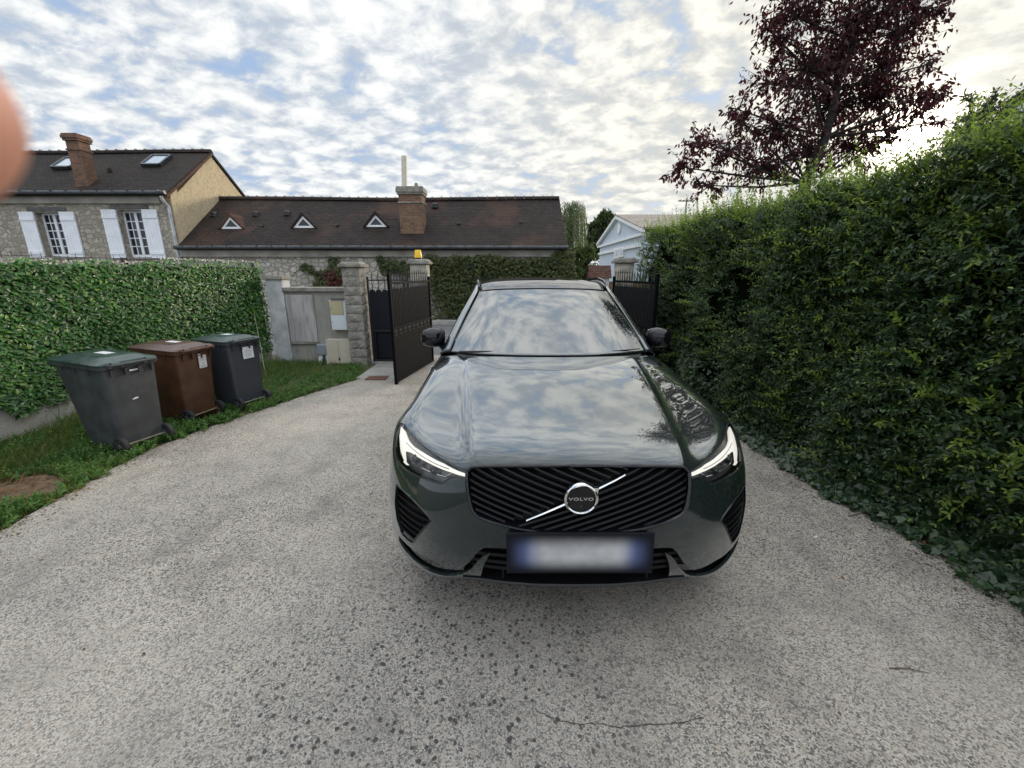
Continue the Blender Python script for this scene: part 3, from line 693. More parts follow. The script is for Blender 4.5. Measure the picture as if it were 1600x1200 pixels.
mb.b2((xx + .06, e1.y - .1, ez - .20), (BX - .004, e0.y + .1, ez - .06)); mb.build('pediment_trim', 'white_trim', B)
mb = MB(); mb.b2((BX - .12, e1.y + .2, ez - .75), (BX - .003, e0.y - .2, ez - .60)); mb.build('frieze', 'white_trim', B)
for (pa, pb, t, bt) in ((962, 967, 388, 403), (969, 975, 386.5, 401)):
    a = atX(pa, t, BX); bq = atX(pb, bt, BX); mb = MB(); mb.b2((BX - .10, bq.y, bq.z), (BX - .005, a.y, a.z)); o = mb.build('window', 'white_trim', B)
    y0, y1 = sorted((a.y, bq.y)); mb = MB(); mb.b2((BX - .125, y0 + .2, bq.z + .15), (BX - .105, y1 - .2, a.z - .12)); mb.build('pane', 'sky_glass', o)
a = atX(968.5, 357, BX); mb = MB(); mb.lathe([(.001, 0), (.33, 0), (.36, .06), (.30, .08)], (BX - .09, a.y, a.z), axis='X', n=18); mb.build('round_window', 'white_trim', B)
mb = MB(); a = at(1070, 342, ym); mb.cyl((a.x, ym, pk.z), (a.x, ym, pk.z + 1.2), .04, 6); mb.b2((a.x - .5, ym - .03, pk.z + 1.0), (a.x + .5, ym + .03, pk.z + 1.06))
for k in range(5): mb.b2((a.x - .48 + .23 * k, ym - .35, pk.z + 1.05), (a.x - .45 + .23 * k, ym + .35, pk.z + 1.08))
mb.build('aerial', 'zinc', B)

# ---- house at far right, behind the hedge ----
q0 = at(1566, 159, 12.5); q1 = at(1574, 160, 12.8)
B2 = root('hidden_house', (q1.x + 2, 14, 0), 'white walled house with dark roof half hidden behind the tall hedge at right', 'house')
mb = MB(); mb.prism([(q1.x, 12.9, 0), (q1.x + 6, 12.9, 0), (q1.x + 6, 12.9, q1.z), (q1.x + 3, 12.9, q1.z + 2.2), (q1.x, 12.9, q1.z)], (6.2, 5, 0)); mb.build('wall', 'white_paint', B2)
mb = MB()
for sg in (-1, 1):
    xe = q1.x + 3 + sg * 3.5; ze = q1.z - .30
    mb.prism([(xe, 12.4, ze), (q1.x + 3, 12.4, q1.z + 2.32), (q1.x + 3, 12.4, q1.z + 2.5), (xe, 12.4, ze + .16)], (7.4, 6, 0))
mb.build('roof', 'dark_tiles', B2)
mb = MB(); mb.tube([(q1.x - .02, 12.85, q1.z - .3), (q1.x - .02, 12.85, 0)], .05, 8); mb.build('gutter', 'zinc', B2)

# ================================================================== LEFT BOUNDARY
A0 = Vector((-5.65, 1.0, 0)); A1 = Vector((-4.74, 8.1, 0)); AD = (A1 - A0).normalized(); AN = Vector((AD.y, -AD.x, 0)); AL = (A1 - A0).length
def wl_(t, off, z): return A0 + AD * t + AN * off + Vector((0, 0, z))
def slab(mb, t0, t1, o0, o1, z0, z1):
    mb.prism([wl_(t0, o0, z0), wl_(t1, o0, z0), wl_(t1, o1, z0), wl_(t0, o1, z0)], (0, 0, z1 - z0))
mb = MB(); slab(mb, 0, AL, -.22, 0, -.1, .42)
o = mb.build('low_boundary_wall', 'rough_concrete', bevel=.012); tag(o, 'low rough concrete wall running below the leafy green screen', 'wall')
SC = root('leafy_privacy_screen', wl_(AL / 2, 0, 0), 'artificial ivy privacy screen of green plastic leaves fixed over a wire fence', 'fence')
TS = (6.15 - 1.0) / AD.y
mb = MB()
t = 0.0
while t < AL:
    zt = 1.93 if t < TS else 1.95
    mb.tube([wl_(t, -.03, .42), wl_(t, -.03, zt)], .0028, 4); t += .085
for z in (.5, .75, 1.0, 1.25, 1.5, 1.75, 1.885): mb.tube([wl_(0, -.03, z), wl_(AL, -.03, z)], .0032, 4)
mb.build('wire_mesh', 'black_iron', SC)
for k in range(4):
    t = .1 + (AL - .2) * k / 3; mb = MB(); slab(mb, t - .025, t + .025, -.075, -.035, .42, 1.9); mb.build('fence_post', 'black_iron', SC)
mb = MB(); slab(mb, 0, AL - .02, -.028, -.022, .30, 1.80); mb.build('backing_net', 'dark_green', SC)
def screen_leaves(n, off, size, down, zlo, tiltout):
    t = RNG.uniform(0, AL, n); near = RNG.uniform(size=n) < .35; t[near] = RNG.uniform(2.2, 5.2, near.sum())
    zt = np.where(t < TS, 1.83, 1.885) + .02 * np.sin(t * 9) + .015 * np.sin(t * 23)
    zb = .34 - .06 * (t - 3) / 4 + .05 * np.sin(t * 7) + .04 * np.sin(t * 17) - .02 * (t / AL)
    z = zb + (zt - zb) * RNG.uniform(0, 1, n)
    # loose lattice rows, as the moulded mats have
    z = np.round(z / .045) * .045 + RNG.normal(0, .008, n)
    of = off + RNG.uniform(-.012, .028, n)
    base = np.array(A0)[None] + np.array(AD)[None] * t[:, None] + np.array(AN)[None] * of[:, None]; base[:, 2] = z
    sd_ = np.where(RNG.uniform(size=n) < .5, 1, -1)[:, None] * np.array(AD)[None] * RNG.uniform(.3, 1.1, (n, 1))
    d = sd_ + np.array([0, 0, -1.0]) * RNG.uniform(down - .6, down + .5, (n, 1)) + np.array(AN)[None] * RNG.uniform(.0, tiltout, (n, 1))
    up = np.array(AN)[None] + np.array([0, 0, .5]) + rdir(n, .40)
    return stamp(base, d, up, RNG.uniform(.75, 1.2, n) * size, T_LEAF, RNG.uniform(.9, 1.3, n))
leaf_mesh('leaves', [screen_leaves(25000, .015, .062, .5, .3, .6)], 'fake_leaf', SC)
_backs = screen_leaves(3400, .0, .050, .2, .3, .5)
n = 260; t = np.linspace(0.2, AL - .1, n) + RNG.normal(0, .008, n); base = np.array(A0)[None] + np.array(AD)[None] * t[:, None]; base[:, 2] = np.where(t < TS, 1.83, 1.89) + RNG.normal(0, .008, n)
leaf_mesh('leaf_backs', [_backs, stamp(base, np.array(AD)[None] * RNG.choice([-1, 1], (n, 1)) + np.array([0, 0, .8]) + rdir(n, .2), np.array(AN)[None] + rdir(n, .3), np.full(n, .035), T_WIDE)], 'fake_leaf_back', SC)

# white rendered pillar
pA = at(413, 432, 8.0); pB = at(437, 432, 8.0)
px0, px1 = pA.x, pB.x + .02; zt = 1.58
o = root('white_pillar', ((px0 + px1) / 2, 8.15, 0), 'white roughcast pillar with grey cap at the end of the leafy screen', 'pillar')
mb = MB(); mb.b2((px0, 8.0, -.05), (px1, 8.3, zt)); mb.build('shaft', 'white_pillar_render', o, bevel=.012)
mb = MB(); mb.b2((px0 - .03, 7.97, zt + .001), (px1 + .03, 8.33, zt + .07)); mb.build('cap', 'coping_stone', o, bevel=.01)

# rendered wall with stained panel
WY = 8.05; wx0, wx1 = px1 + .003, -3.06
o = root('rendered_wall', ((wx0 + wx1) / 2, WY, 0), 'grey rendered garden wall with a stained pale panel and stone coping', 'wall')
mb = MB(); mb.b2((wx0, WY, -.05), (wx1, WY + .22, 1.36)); mb.build('wall', 'grey_render', o)
mb = MB(); mb.b2((wx0 - .02, WY - .06, 1.362), (wx1, WY + .28, 1.44)); mb.build('coping', 'coping_stone', o, bevel=.012)
a = at(437, 460, WY - .03); bq = at(503, 530, WY - .03)
mb = MB(); mb.b2((wx0 + .01, WY - .035, .40), (bq.x - .08, WY - .002, 1.30)); mb.build('panel', 'stained_panel', o, bevel=.015, seg=3)
mb = MB(); mb.b2((wx0 + .003, WY - .045, .365), (bq.x - .05, WY - .002, .398)); mb.build('panel_ledge', 'coping_stone', o, bevel=.006)

# stone pillars
def split_pillar(name, x0, x1, y0, d, zt, label, rows, seedv):
    rr = random.Random(seedv); o = root(name, ((x0 + x1) / 2, y0 + d / 2, 0), label, 'pillar', 'split stone gate pillars')
    mb = MB(); hh = zt / rows
    for i in range(rows):
        z0 = i * hh - (.05 if i == 0 else 0); z1 = (i + 1) * hh - .008
        # rock-faced block: grid bulged at the front and right faces
        nx, nz = 7, 4
        for face in ('f', 'r'):
            vs = []; fs = []
            L = (x1 - x0) if face == 'f' else d
            for k in range(nz + 1):
                for j in range(nx + 1):
                    u, v = j / nx, k / nz; e = min(u, 1 - u, .25) * 4 * min(v, 1 - v, .3) / .3
                    bl = (.006 + rr.uniform(0, .013)) * e
                    if face == 'f': vs.append((x0 + u * L, y0 - bl, z0 + v * (z1 - z0)))
                    else: vs.append((x1 + bl, y0 + u * L, z0 + v * (z1 - z0)))
            for k in range(nz):
                for j in range(nx): q = k * (nx + 1) + j; fs.append((q, q + 1, q + nx + 2, q + nx + 1))
            mb.add(vs, fs)
        mb.add([(x0, y0, z0), (x1, y0, z0), (x1, y0 + d, z0), (x0, y0 + d, z0), (x0, y0, z1), (x1, y0, z1), (x1, y0 + d, z1), (x0, y0 + d, z1)], [(0, 3, 2, 1), (4, 5, 6, 7), (2, 3, 7, 6), (3, 0, 4, 7)])
    mb.build('blocks', 'rock_face' if seedv == 1 else 'pale_stone', o)
    mb = MB(); mb.b2((x0 + .012, y0 + .012, 0), (x1 - .012, y0 + d - .012, zt - .001)); mb.build('mortar_core', 'coping_stone', o)
    mb = MB(); mb.b2((x0 - .055, y0 - .055, zt), (x1 + .055, y0 + d + .055, zt + .05)); mb.box(((x0 + x1) / 2, y0 + d / 2, zt + .071), (x1 - x0 + .06, d + .06, .04), taper=.9); mb.build('cap', 'coping_stone', o, bevel=.012)
    return o
split_pillar('gate_pillar', -3.05, -2.74, 7.72, .34, 1.80, 'grey split stone pillar between the meter boxes and the black pedestrian door', 11, 1)
split_pillar('gate_pillar', -1.90, -1.60, 8.05, .32, 1.86, 'beige stone pillar topped by the yellow beacon behind the open gate leaf', 11, 2)
split_pillar('gate_pillar', 1.98, 2.28, 8.05, .32, 1.88, 'beige stone pillar beside the hedge with the open gate leaf in front', 11, 3)
o = root('beacon_lamp', (-1.77, 8.2, 1.95), 'yellow gate warning beacon on top of a stone pillar', 'beacon')
mb = MB(); mb.lathe([(.0, .0), (.062, .0), (.062, .025), (0, .026)], (-1.77, 8.2, 1.952), n=18); mb.build('base', 'satin_black', o, smooth=True)
mb = MB(); mb.lathe([(.0, .0), (.072, .0), (.070, .03), (.056, .13), (.05, .138), (0, .14)], (-1.77, 8.2, 1.98), n=20); mb.build('lens', 'yellow_plastic', o, smooth=True)

# meter boxes (on the wall right of the panel)
y = WY - .13
a = at(514.5, 468, y); bq = at(540, 512, y)
o = root('meter_cabinet', ((a.x + bq.x) / 2, WY, .6), 'small wall cabinet with beige upper door and white lower door beside the stone pillar', 'cabinet')
x0, x1, zm = a.x - .015, a.x + .285, .93
mb = MB(); mb.b2((x0, y + .012, .65), (x1, WY - .001, 1.21)); mb.build('body', 'light_plastic', o, bevel=.006)
d1 = MB(); d1.b2((x0 + .008, y, .935), (x1 - .045, y + .010, 1.20)); d1.build('upper_door', 'beige_plastic', o, bevel=.004)
d2 = MB(); d2.b2((x0 + .008, y - .002, .655), (x1 - .008, y + .010, .929)); d2.build('lower_door', 'light_plastic', o, bevel=.004)
for q_ in (1.06, .80): mb = MB(); mb.cyl((x0 + .035, y - .008, q_), (x0 + .035, y - .001, q_), .008, 8); mb.build('lock', 'black_iron', o)
mb = MB(); mb.b2((x0 + .03, y - .01, 1.215), (x1 - .02, WY - .001, 1.24)); mb.build('rain_cover', 'slate_lintel', o)
y = WY - .2
o = root('utility_cabinet', (-3.35, WY - .1, 0), 'cream two door ground cabinet at the foot of the stone pillar', 'cabinet')
x0, x1 = at(511, 560, y).x, -3.075
mb = MB(); mb.b2((x0, y + .013, 0), (x1, WY - .001, .475)); mb.build('body', 'cream_door', o, bevel=.005)
xm = (x0 + x1) / 2
for xa, xb in ((x0 + .004, xm - .004), (xm + .004, x1 - .004)):
    mb = MB(); mb.b2((xa, y, .02), (xb, y + .012, .48)); dd = mb.build('door', 'cream_door', o, bevel=.004)
mb = MB(); mb.b2((xm - .014, y - .012, .08), (xm + .014, y - .001, .13)); mb.build('latch', 'zinc', o)
y = WY - .16; a = at(493, 537, y); bq = at(509, 557, y)
o = root('meter_box', ((a.x + bq.x) / 2, WY, .1), 'small grey plastic meter box with white conduits below it', 'meter box')
mb = MB(); mb.b2((a.x, y, .17), (a.x + .22, WY - .001, .38)); mb.build('box', 'grey_plastic', o, bevel=.02, seg=3)
for sx, tl in ((.055, -.035), (.165, .035)):
    mb = MB(); mb.tube([(a.x + sx, y + .07, .168), (a.x + sx + tl * .5, y + .06, .09), (a.x + sx + tl, y + .05, -.02)], .04, 10); mb.build('conduit', 'white_paint', o, smooth=True)

# pedestrian door between the pillars
o = root('pedestrian_door', (-2.3, 7.95, 0), 'dark navy metal pedestrian door with scalloped top between stone pillars', 'gate')
dx0, dx1, DY, DT = -2.70, -1.93, 7.94, 1.56
mb = MB()
for x in (dx0, dx1 - .03): mb.b2((x, DY, .03), (x + .035, DY + .035, DT + .08))
mb.b2((dx0 + .036, DY + .003, DT), (dx1 - .031, DY + .03, DT + .025)); mb.b2((dx0 + .036, DY + .003, .04), (dx1 - .031, DY + .03, .075)); mb.b2((dx0 + .036, DY - .006, .62), (dx1 - .031, DY + .03, .645))
mb.build('frame', 'black_iron', o, bevel=.003)
mb = MB(); mb.b2((dx0 + .10, DY - .012, .09), (dx0 + .115, DY, .60)); mb.b2((dx0 + .116, DY - .012, .09), (dx1 - .1, DY, .103)); mb.b2((dx0 + .116, DY - .012, .587), (dx1 - .1, DY, .60)); mb.build('lower_moulding', 'gate_sheet', o)
sh = []; nsc = 6; wsc = (dx1 - dx0 - .07) / nsc
pts = [(dx1 - .035, DY + .01, .076), (dx0 + .036, DY + .01, .076)]
for k in range(nsc):
    for j in range(7):
        a_ = math.pi - math.pi * j / 6; pts.append((dx0 + .036 + wsc * (k + .5) + math.cos(a_) * wsc * .49, DY + .01, 1.36 + math.sin(a_) * .045))
mb = MB(); mb.prism(pts, (0, .006, 0)); mb.build('sheet', 'navy_sheet', o)
mb = MB()
for k in range(6):
    x = dx0 + .036 + wsc * (k + .5); mb.tube([(x, DY + .022, .1), (x, DY + .022, DT + .12), (x, DY + .022, DT + .17)], [.007, .007, .001], 6)
mb.build('spiked_bars', 'black_iron', o)
mb = MB(); mb.b2((dx1 - .14, DY - .02, .78), (dx1 - .10, DY - .001, .92)); mb.cyl((dx1 - .12, DY - .05, .86), (dx1 - .12, DY - .02, .86), .008, 8); mb.cyl((dx1 - .19, DY - .05, .86), (dx1 - .11, DY - .05, .86), .008, 8); mb.build('handle', 'satin_black', o)
mb = MB(); mb.b2((-2.72, 7.90, -.02), (-1.92, 8.1, .035)); tag(mb.build('door_step', 'concrete_slab', bevel=.008), 'pale concrete step under the dark pedestrian door', 'step')

# the two leaves of the driveway gate (local: hinge at origin, leaf along +x, front = -y)
GW, GH = 1.73, 1.64
def gate_leaf(loc, rz, label):
    o = empty('gate_leaf', loc, rz); tag(o, label, 'gate', 'black driveway gate leaves')
    mb = MB(); mb.b2((0, -.02, .03), (.045, .02, GH)); mb.b2((GW - .05, -.022, .01), (GW, .022, GH + .05)); mb.b2((.046, -.018, GH - .10), (GW - .051, .018, GH - .065))
    for z in (.86, .70): mb.b2((.046, -.018, z), (GW - .051, .018, z + .035))
    mb.b2((.046, -.018, .03), (GW - .051, .018, .07)); mb.build('frame', 'gate_sheet', o, bevel=.003)
    mb = MB(); mb.b2((.046, -.004, .071), (GW - .051, .004, .699)); mb.b2((.046, -.003, .736), (GW - .051, .003, .859)); mb.build('lower_sheet', 'gate_sheet', o)
    mb = MB(); n = 16
    for k in range(n):
        x = .046 + (GW - .097) * (k + .5) / n; mb.tube([(x, 0, .89), (x, 0, GH + .06), (x, 0, GH + .12)], [.0085, .0085, .001], 6)
        x2 = x + (GW - .097) / n / 2
        if k < n - 1: mb.tube([(x2, 0, .89), (x2, 0, 1.50), (x2, 0, 1.55)], [.007, .007, .001], 6)
    mb.build('spiked_bars', 'black_iron', o, smooth=True)
    pts = [(GW - .052, -.002, .896), (.047, -.002, .896)]
    m_ = 15
    for k in range(m_):
        w_ = (GW - .1) / m_
        for j in range(6): a_ = math.pi - math.pi * j / 5; pts.append((.048 + w_ * (k + .5) + math.cos(a_) * w_ * .49, .022 * 0 - .002, 1.45 + math.sin(a_) * .03))
    mb = MB(); mb.prism(pts, (0, .004, 0)); mb.build('upper_sheet', 'gate_sheet', o)
    for k in range(9):                    # scrolls in the middle band
        mb = MB()
        cx = .14 + (GW - .28) * k / 8; sp = []
        for j in range(22):
            a_ = j * .42; r_ = .052 * (1 - j / 26); sp.append((cx + math.cos(a_) * r_ * (1 if k % 2 else -1), 0, .798 + math.sin(a_) * r_))
        mb.tube(sp, .008, 5); mb.build('scroll', 'black_iron', o, smooth=True)
    mb = MB(); mb.b2((GW - .13, -.04, .76), (GW - .09, -.023, .86)); mb.build('latch', 'satin_black', o)
    return o
hx, hy = -1.55, 8.02; tx, ty = -1.83, 6.27
gate_leaf((hx, hy, 0), math.atan2(ty - hy, tx - hx), 'black metal gate leaf swung open left of the car')
g2 = gate_leaf((1.90, 8.02, 0), math.atan2(6.25 - 8.02, 2.16 - 1.90), 'black metal gate leaf swung open against the hedge')
mb = MB()

# tile-capped pillar and wooden fence across the street
a = at(925, 418, 14.4); bq = at(953, 418, 14.4)
o = root('street_pillar', ((a.x + bq.x) / 2, 14.6, 0), 'whitewashed pillar with red tile cap across the street', 'pillar')
mb = MB(); mb.b2((a.x, 14.4, -.05), (bq.x, 14.85, 1.52)); mb.build('shaft', 'white_pillar_render', o, bevel=.01)
mb = MB(); zc = 1.52; xm = (a.x + bq.x) / 2
mb.prism([(a.x - .07, 14.33, zc), (a.x - .07, 14.625, zc + .42), (a.x - .07, 14.92, zc)], (bq.x - a.x + .14, 0, 0)); mb.build('tiled_cap', 'red_tiles', o)
mb = MB(); x = bq.x + .02
while x < 8: mb.b2((x, 14.5, 0), (x + .115, 14.53, 1.42)); x += .125
o = mb.build('wooden_fence', 'wood_brown'); tag(o, 'brown wooden board fence right of the tile capped pillar', 'fence')
mb = MB(); mb.b2((LX1 + .05, 14.75, -.05), (a.x - .02, 14.95, 1.30)); o = mb.build('garden_wall', 'white_pillar_render'); tag(o, 'low pale wall joining the long house and the tile capped pillar', 'wall')
mb = MB(); mb.b2((-60, 14.3, -.1), (60, 15.0, .10)); tag(mb.build('pavement', 'concrete_slab'), kind='structure')

# ================================================================== PLANTS
def inpoly(x, y, poly):
    x = np.asarray(x); y = np.asarray(y); c_ = np.zeros(x.shape, bool); n = len(poly)
    for i in range(n):
        x0, y0 = poly[i]; x1, y1 = poly[(i + 1) % n]
        if y0 == y1: continue
        k = ((y0 > y) != (y1 > y)) & (x < (x1 - x0) * (y - y0) / (y1 - y0) + x0); c_ ^= k
    return c_
def vnoise(x, y, z, f, seed=0):            # cheap smooth noise from sines
    r = np.random.default_rng(seed); s_ = 0
    for k in range(5):
        w = r.normal(size=3) * f; s_ = s_ + np.sin(x * w[0] + y * w[1] + z * w[2] + r.uniform(0, 6.28))
    return s_ / 5
# --- tall hedge on the right -----------------------------------------------------
def hx_face(Y, z):                         # x of the hedge face
    base = np.interp(Y, [-1, 1, 2, 3, 4.2, 6, 8.3], [2.95, 2.86, 2.86, 2.78, 2.68, 2.56, 2.42])
    return base + .16 * (z / 2.6) ** 1.5 + .12 * np.maximum(z - 1.9, 0) ** 2 + .19 * vnoise(Y, z, Y, 2.0, 3) + .09 * vnoise(Y, z, z, 5, 4)
def htop(Y): return 2.30 + .09 * vnoise(Y, Y, Y, 2.2, 9) + np.interp(Y, [0, 2.6, 3.6, 8.2], [.22, .24, .08, .02])
HG = root('tall_hedge', (3.2, 4.5, 0), 'tall dense green privet hedge lining the right side of the driveway', 'hedge')
V = []; F = []; ny, nz = 60, 22             # solid near-black core, painted-in shade of the hedge's inside
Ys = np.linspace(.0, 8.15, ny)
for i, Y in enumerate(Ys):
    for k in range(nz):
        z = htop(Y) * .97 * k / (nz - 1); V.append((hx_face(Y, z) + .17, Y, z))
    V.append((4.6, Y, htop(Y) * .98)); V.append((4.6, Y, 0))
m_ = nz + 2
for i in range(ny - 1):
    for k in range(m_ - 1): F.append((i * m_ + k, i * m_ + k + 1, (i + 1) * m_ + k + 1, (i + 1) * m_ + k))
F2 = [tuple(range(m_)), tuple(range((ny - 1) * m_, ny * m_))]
me = bpy.data.meshes.new('shade_core'); me.from_pydata([tuple(map(float, v)) for v in V], [], F + F2); link('shade_core', me, 'hedge_core', HG)
def hedge_points(n, near_bias=.5):
    Y = RNG.uniform(.4, 8.25, n); nb = RNG.uniform(size=n) < near_bias; Y[nb] = RNG.uniform(1.0, 5.0, nb.sum())
    zt = htop(Y); z = RNG.uniform(.05, 1, n) * zt
    x = hx_face(Y, z) + RNG.uniform(-.06, .16, n)
    gap = (vnoise(Y, z, Y, 3.2, 71) + .5 * vnoise(Y, z, z, 8, 72) < -.22) & (RNG.uniform(size=n) < .72)   # thin, dark places
    return np.stack([x, Y, z], 1)[~gap]
sets = []
P = hedge_points(12500); n = len(P)
D = np.stack([-RNG.uniform(.4, 1.2, n), RNG.normal(0, .45, n) - .25, RNG.uniform(-.5, .9, n)], 1)
sets.append(sprigs(P, D, RNG.uniform(.07, .24, n) * RNG.uniform(.7, 1.3, n), 5, .046))
# top and far end
n = 2400; Y = RNG.uniform(.4, 8.2, n); X = hx_face(Y, 2.4) + RNG.uniform(0, 1, n) ** 1.5 * 1.5; P = np.stack([X, Y, htop(Y) - RNG.uniform(0, .10, n)], 1)
D = np.stack([RNG.normal(-.15, .4, n), RNG.normal(0, .4, n), np.full(n, 1.0)], 1); sets.append(sprigs(P, D, RNG.uniform(.08, .22, n), 5, .045))
n = 900; X = RNG.uniform(2.45, 4.4, n); z = RNG.uniform(.1, 2.5, n); P = np.stack([X, 8.2 + RNG.uniform(-.1, .1, n), z], 1)
D = np.stack([RNG.normal(0, .4, n), RNG.uniform(.2, 1, n), RNG.uniform(-.3, .8, n)], 1); sets.append(sprigs(P, D, RNG.uniform(.08, .18, n), 5, .045))
leaf_mesh('foliage', sets, 'privet', HG)
# pale fresh shoots, colour raised further for the sunlit look of the top
sets = []
n = 1500; Y = RNG.uniform(.6, 8.2, n); X = hx_face(Y, 2.4) + RNG.uniform(-.05, .9, n); P = np.stack([X, Y, htop(Y) - RNG.uniform(0, .06, n)], 1)
D = np.stack([RNG.normal(-.1, .28, n), RNG.normal(0, .28, n), np.full(n, 1.0)], 1); sets.append(sprigs(P, D, RNG.uniform(.12, .36, n) * RNG.uniform(.5, 1.3, n), 7, .042))
n = 1500; P = hedge_points(n * 2); P = P[P[:, 2] > 1.45 + RNG.uniform(0, .9, len(P))][:n]; n = len(P)
D = np.stack([-RNG.uniform(.4, 1.0, n), RNG.normal(0, .4, n), RNG.uniform(.2, 1.2, n)], 1); sets.append(sprigs(P, D, RNG.uniform(.10, .24, n), 6, .045))
# long stray shoots near the far end
n = 170; Y = RNG.uniform(1.5, 8.2, n); nb = RNG.uniform(size=n) < .4; Y[nb] = RNG.uniform(6.4, 8.2, nb.sum()); X = hx_face(Y, 2.3) + RNG.uniform(0, .6, n); P = np.stack([X, Y, htop(Y) - .05], 1); D = np.stack([RNG.normal(-.15, .2, n), RNG.normal(0, .2, n), np.full(n, 1.0)], 1); sets.append(sprigs(P, D, RNG.uniform(.25, .50, n), 11, .05))
# straggling shoots that lean out of the face, and bramble-like growth low down
P = hedge_points(520); n = len(P); D = np.stack([-RNG.uniform(.6, 1.2, n), RNG.normal(-.1, .5, n), RNG.normal(.35, .5, n)], 1); sets.append(sprigs(P, D, RNG.uniform(.20, .38, n), 8, .047, droop=.12))
leaf_mesh('shoots', sets, 'privet_tips', HG)
mb = MB()
for k in range(60):
    Y = random.uniform(1.2, 8); x = float(hx_face(Y, .8)) + .1
    mb.tube([(x + .12, Y, 0), (x + .05 + random.uniform(-.05, .05), Y + random.uniform(-.1, .1), .5), (x + random.uniform(-.05, .1), Y + random.uniform(-.2, .2), 1.3)], [.014, .010, .004], 5)
mb.build('stems', 'bark', HG)
# ivy creeping at the foot of the hedge
n = 15000; Y = RNG.uniform(.6, 7.6, n); nb = RNG.uniform(size=n) < .5; Y[nb] = RNG.uniform(1.2, 4.6, nb.sum())
edge = np.interp(Y, [r[1] for r in RE], [r[0] for r in RE]) + .05 * vnoise(Y, Y, Y, 8, 12) + .03 * vnoise(Y, Y, Y, 21, 14)
u = RNG.uniform(0, 1, n) ** .8; z = np.where(u < .42, RNG.uniform(.01, .07, n) + u * .12, .06 + (u - .42) * 1.25 * RNG.uniform(.3, 1.0, n))
X = np.where(u < .42, edge - .10 + u * (hx_face(Y, 0.1) - edge + .22) / .42, hx_face(Y, z) - RNG.uniform(-.03, .07, n))
P = np.stack([X, Y, np.maximum(z, .01)], 1); d = np.stack([-RNG.uniform(.2, 1, n), RNG.normal(0, .6, n), RNG.normal(-.25, .3, n)], 1); up = np.stack([-RNG.uniform(.3, 1, n), RNG.normal(-.3, .3, n), RNG.uniform(.5, 1.2, n)], 1)
o = leaf_mesh('ivy_ground_cover', [stamp(P, d, up, RNG.uniform(.026, .062, n), T_IVY)], 'ivy'); tag(o, 'dark ivy creeping along the foot of the hedge over the driveway edge', 'ivy', kind='stuff')
# --- verge grass ----------------------------------------------------------------
def verge_pts(n):
    Y = RNG.uniform(1.0, 8.0, n * 2); nb = RNG.uniform(size=n * 2) < .5; Y[nb] = RNG.uniform(2.0, 5.5, nb.sum())
    xr = np.interp(Y, [r[1] for r in LE], [r[0] for r in LE]) + .08 * vnoise(Y, Y, Y, 6, 22) + .06 * vnoise(Y, Y, Y, 19, 23)
    xl = A0.x + (Y - A0.y) * AD.x / AD.y + .02; X = xl + (xr - xl) * RNG.uniform(0, 1, n * 2)
    k = ~(((X + 4.05) / .42) ** 2 + ((Y - 3.0) / .30) ** 2 < 1 + .4 * vnoise(X, Y, X, 12, 5)) & ~((X > -2.62) & (Y > 6.7)) & (Y < 7.75 + .25 * (X < -3.1))
    k &= ~((vnoise(X, Y, X, 6, 81) + .4 * vnoise(X, Y, Y, 19, 82) < -.42) & (RNG.uniform(size=len(X)) < .8))
    X, Y, xl, xr = X[k][:n], Y[k][:n], xl[k][:n], xr[k][:n]
    return X, Y, (X - xl) / (xr - xl)
T_BLADE = (np.array([(0, .05, 0), (0, -.05, 0), (.5, -.04, .06), (.5, .04, .06), (1, 0, -.10), (1, 0, -.10)]), np.array([(0, 1, 2, 3), (3, 2, 4, 4)]))
X, Y, u = verge_pts(42000); n = len(X)
hh = (.05 + .08 * (1 - u) ** 1.2) * (1 + .9 * vnoise(X, Y, X, 5, 31)) * RNG.uniform(.5, 1.9, n); hh = np.clip(hh, .018, .22)
d = np.stack([RNG.normal(0, .55, n), RNG.normal(0, .55, n), np.full(n, 1.0)], 1)
o = leaf_mesh('grass', [stamp(np.stack([X, Y, np.full(n, -.01)], 1), d, rdir(n) + np.array([0, 0, .3]), hh, T_BLADE, np.clip(.05 / hh, .3, 1.6))], 'grass'); tag(o, 'green grass of the verge between driveway and leafy screen', 'grass', kind='stuff')
X, Y, u = verge_pts(12000); n = len(X); patch = vnoise(X, Y, X, 4.0, 41) + (u > .55) * .35 + (Y > 5.2) * .25 > .05; X, Y = X[patch], Y[patch]; n = len(X)
o = leaf_mesh('clover_weeds', [sprigs(np.stack([X, Y, np.full(n, -.01)], 1), np.stack([RNG.normal(0, .5, n), RNG.normal(0, .5, n), np.full(n, .8)], 1), RNG.uniform(.03, .13, n), 4, .034, T_WIDE)], 'weed'); tag(o, 'low broad leaved weeds mixed into the verge grass', 'weeds', kind='stuff')
# bare soil patch with straw
ps_ = []
for k in range(28):
    a_ = 2 * math.pi * k / 28; r_ = 1 + .12 * math.sin(3 * a_ + 1) + .08 * math.sin(7 * a_); ps_.append((-4.05 + .50 * r_ * math.cos(a_), 3.0 + .36 * r_ * math.sin(a_)))
sheet('bare_soil', ps_, -.004, 'soil')
n = 520; a_ = RNG.uniform(0, 6.28, n); rr = np.sqrt(RNG.uniform(0, 1.3, n)); P = np.stack([-4.05 + .5 * rr * np.cos(a_), 3.0 + .36 * rr * np.sin(a_), RNG.uniform(0, .02, n)], 1)
o = leaf_mesh('straw', [stamp(P, np.stack([RNG.normal(size=n), RNG.normal(size=n), RNG.uniform(-.1, .3, n)], 1), np.array([0, 0, 1.]) + rdir(n, .3), RNG.uniform(.05, .16, n), T_BLADE, np.full(n, .5))], 'dead_leaf'); tag(o, 'dry straw and dead stems on the bare soil patch of the verge', 'straw', kind='stuff')
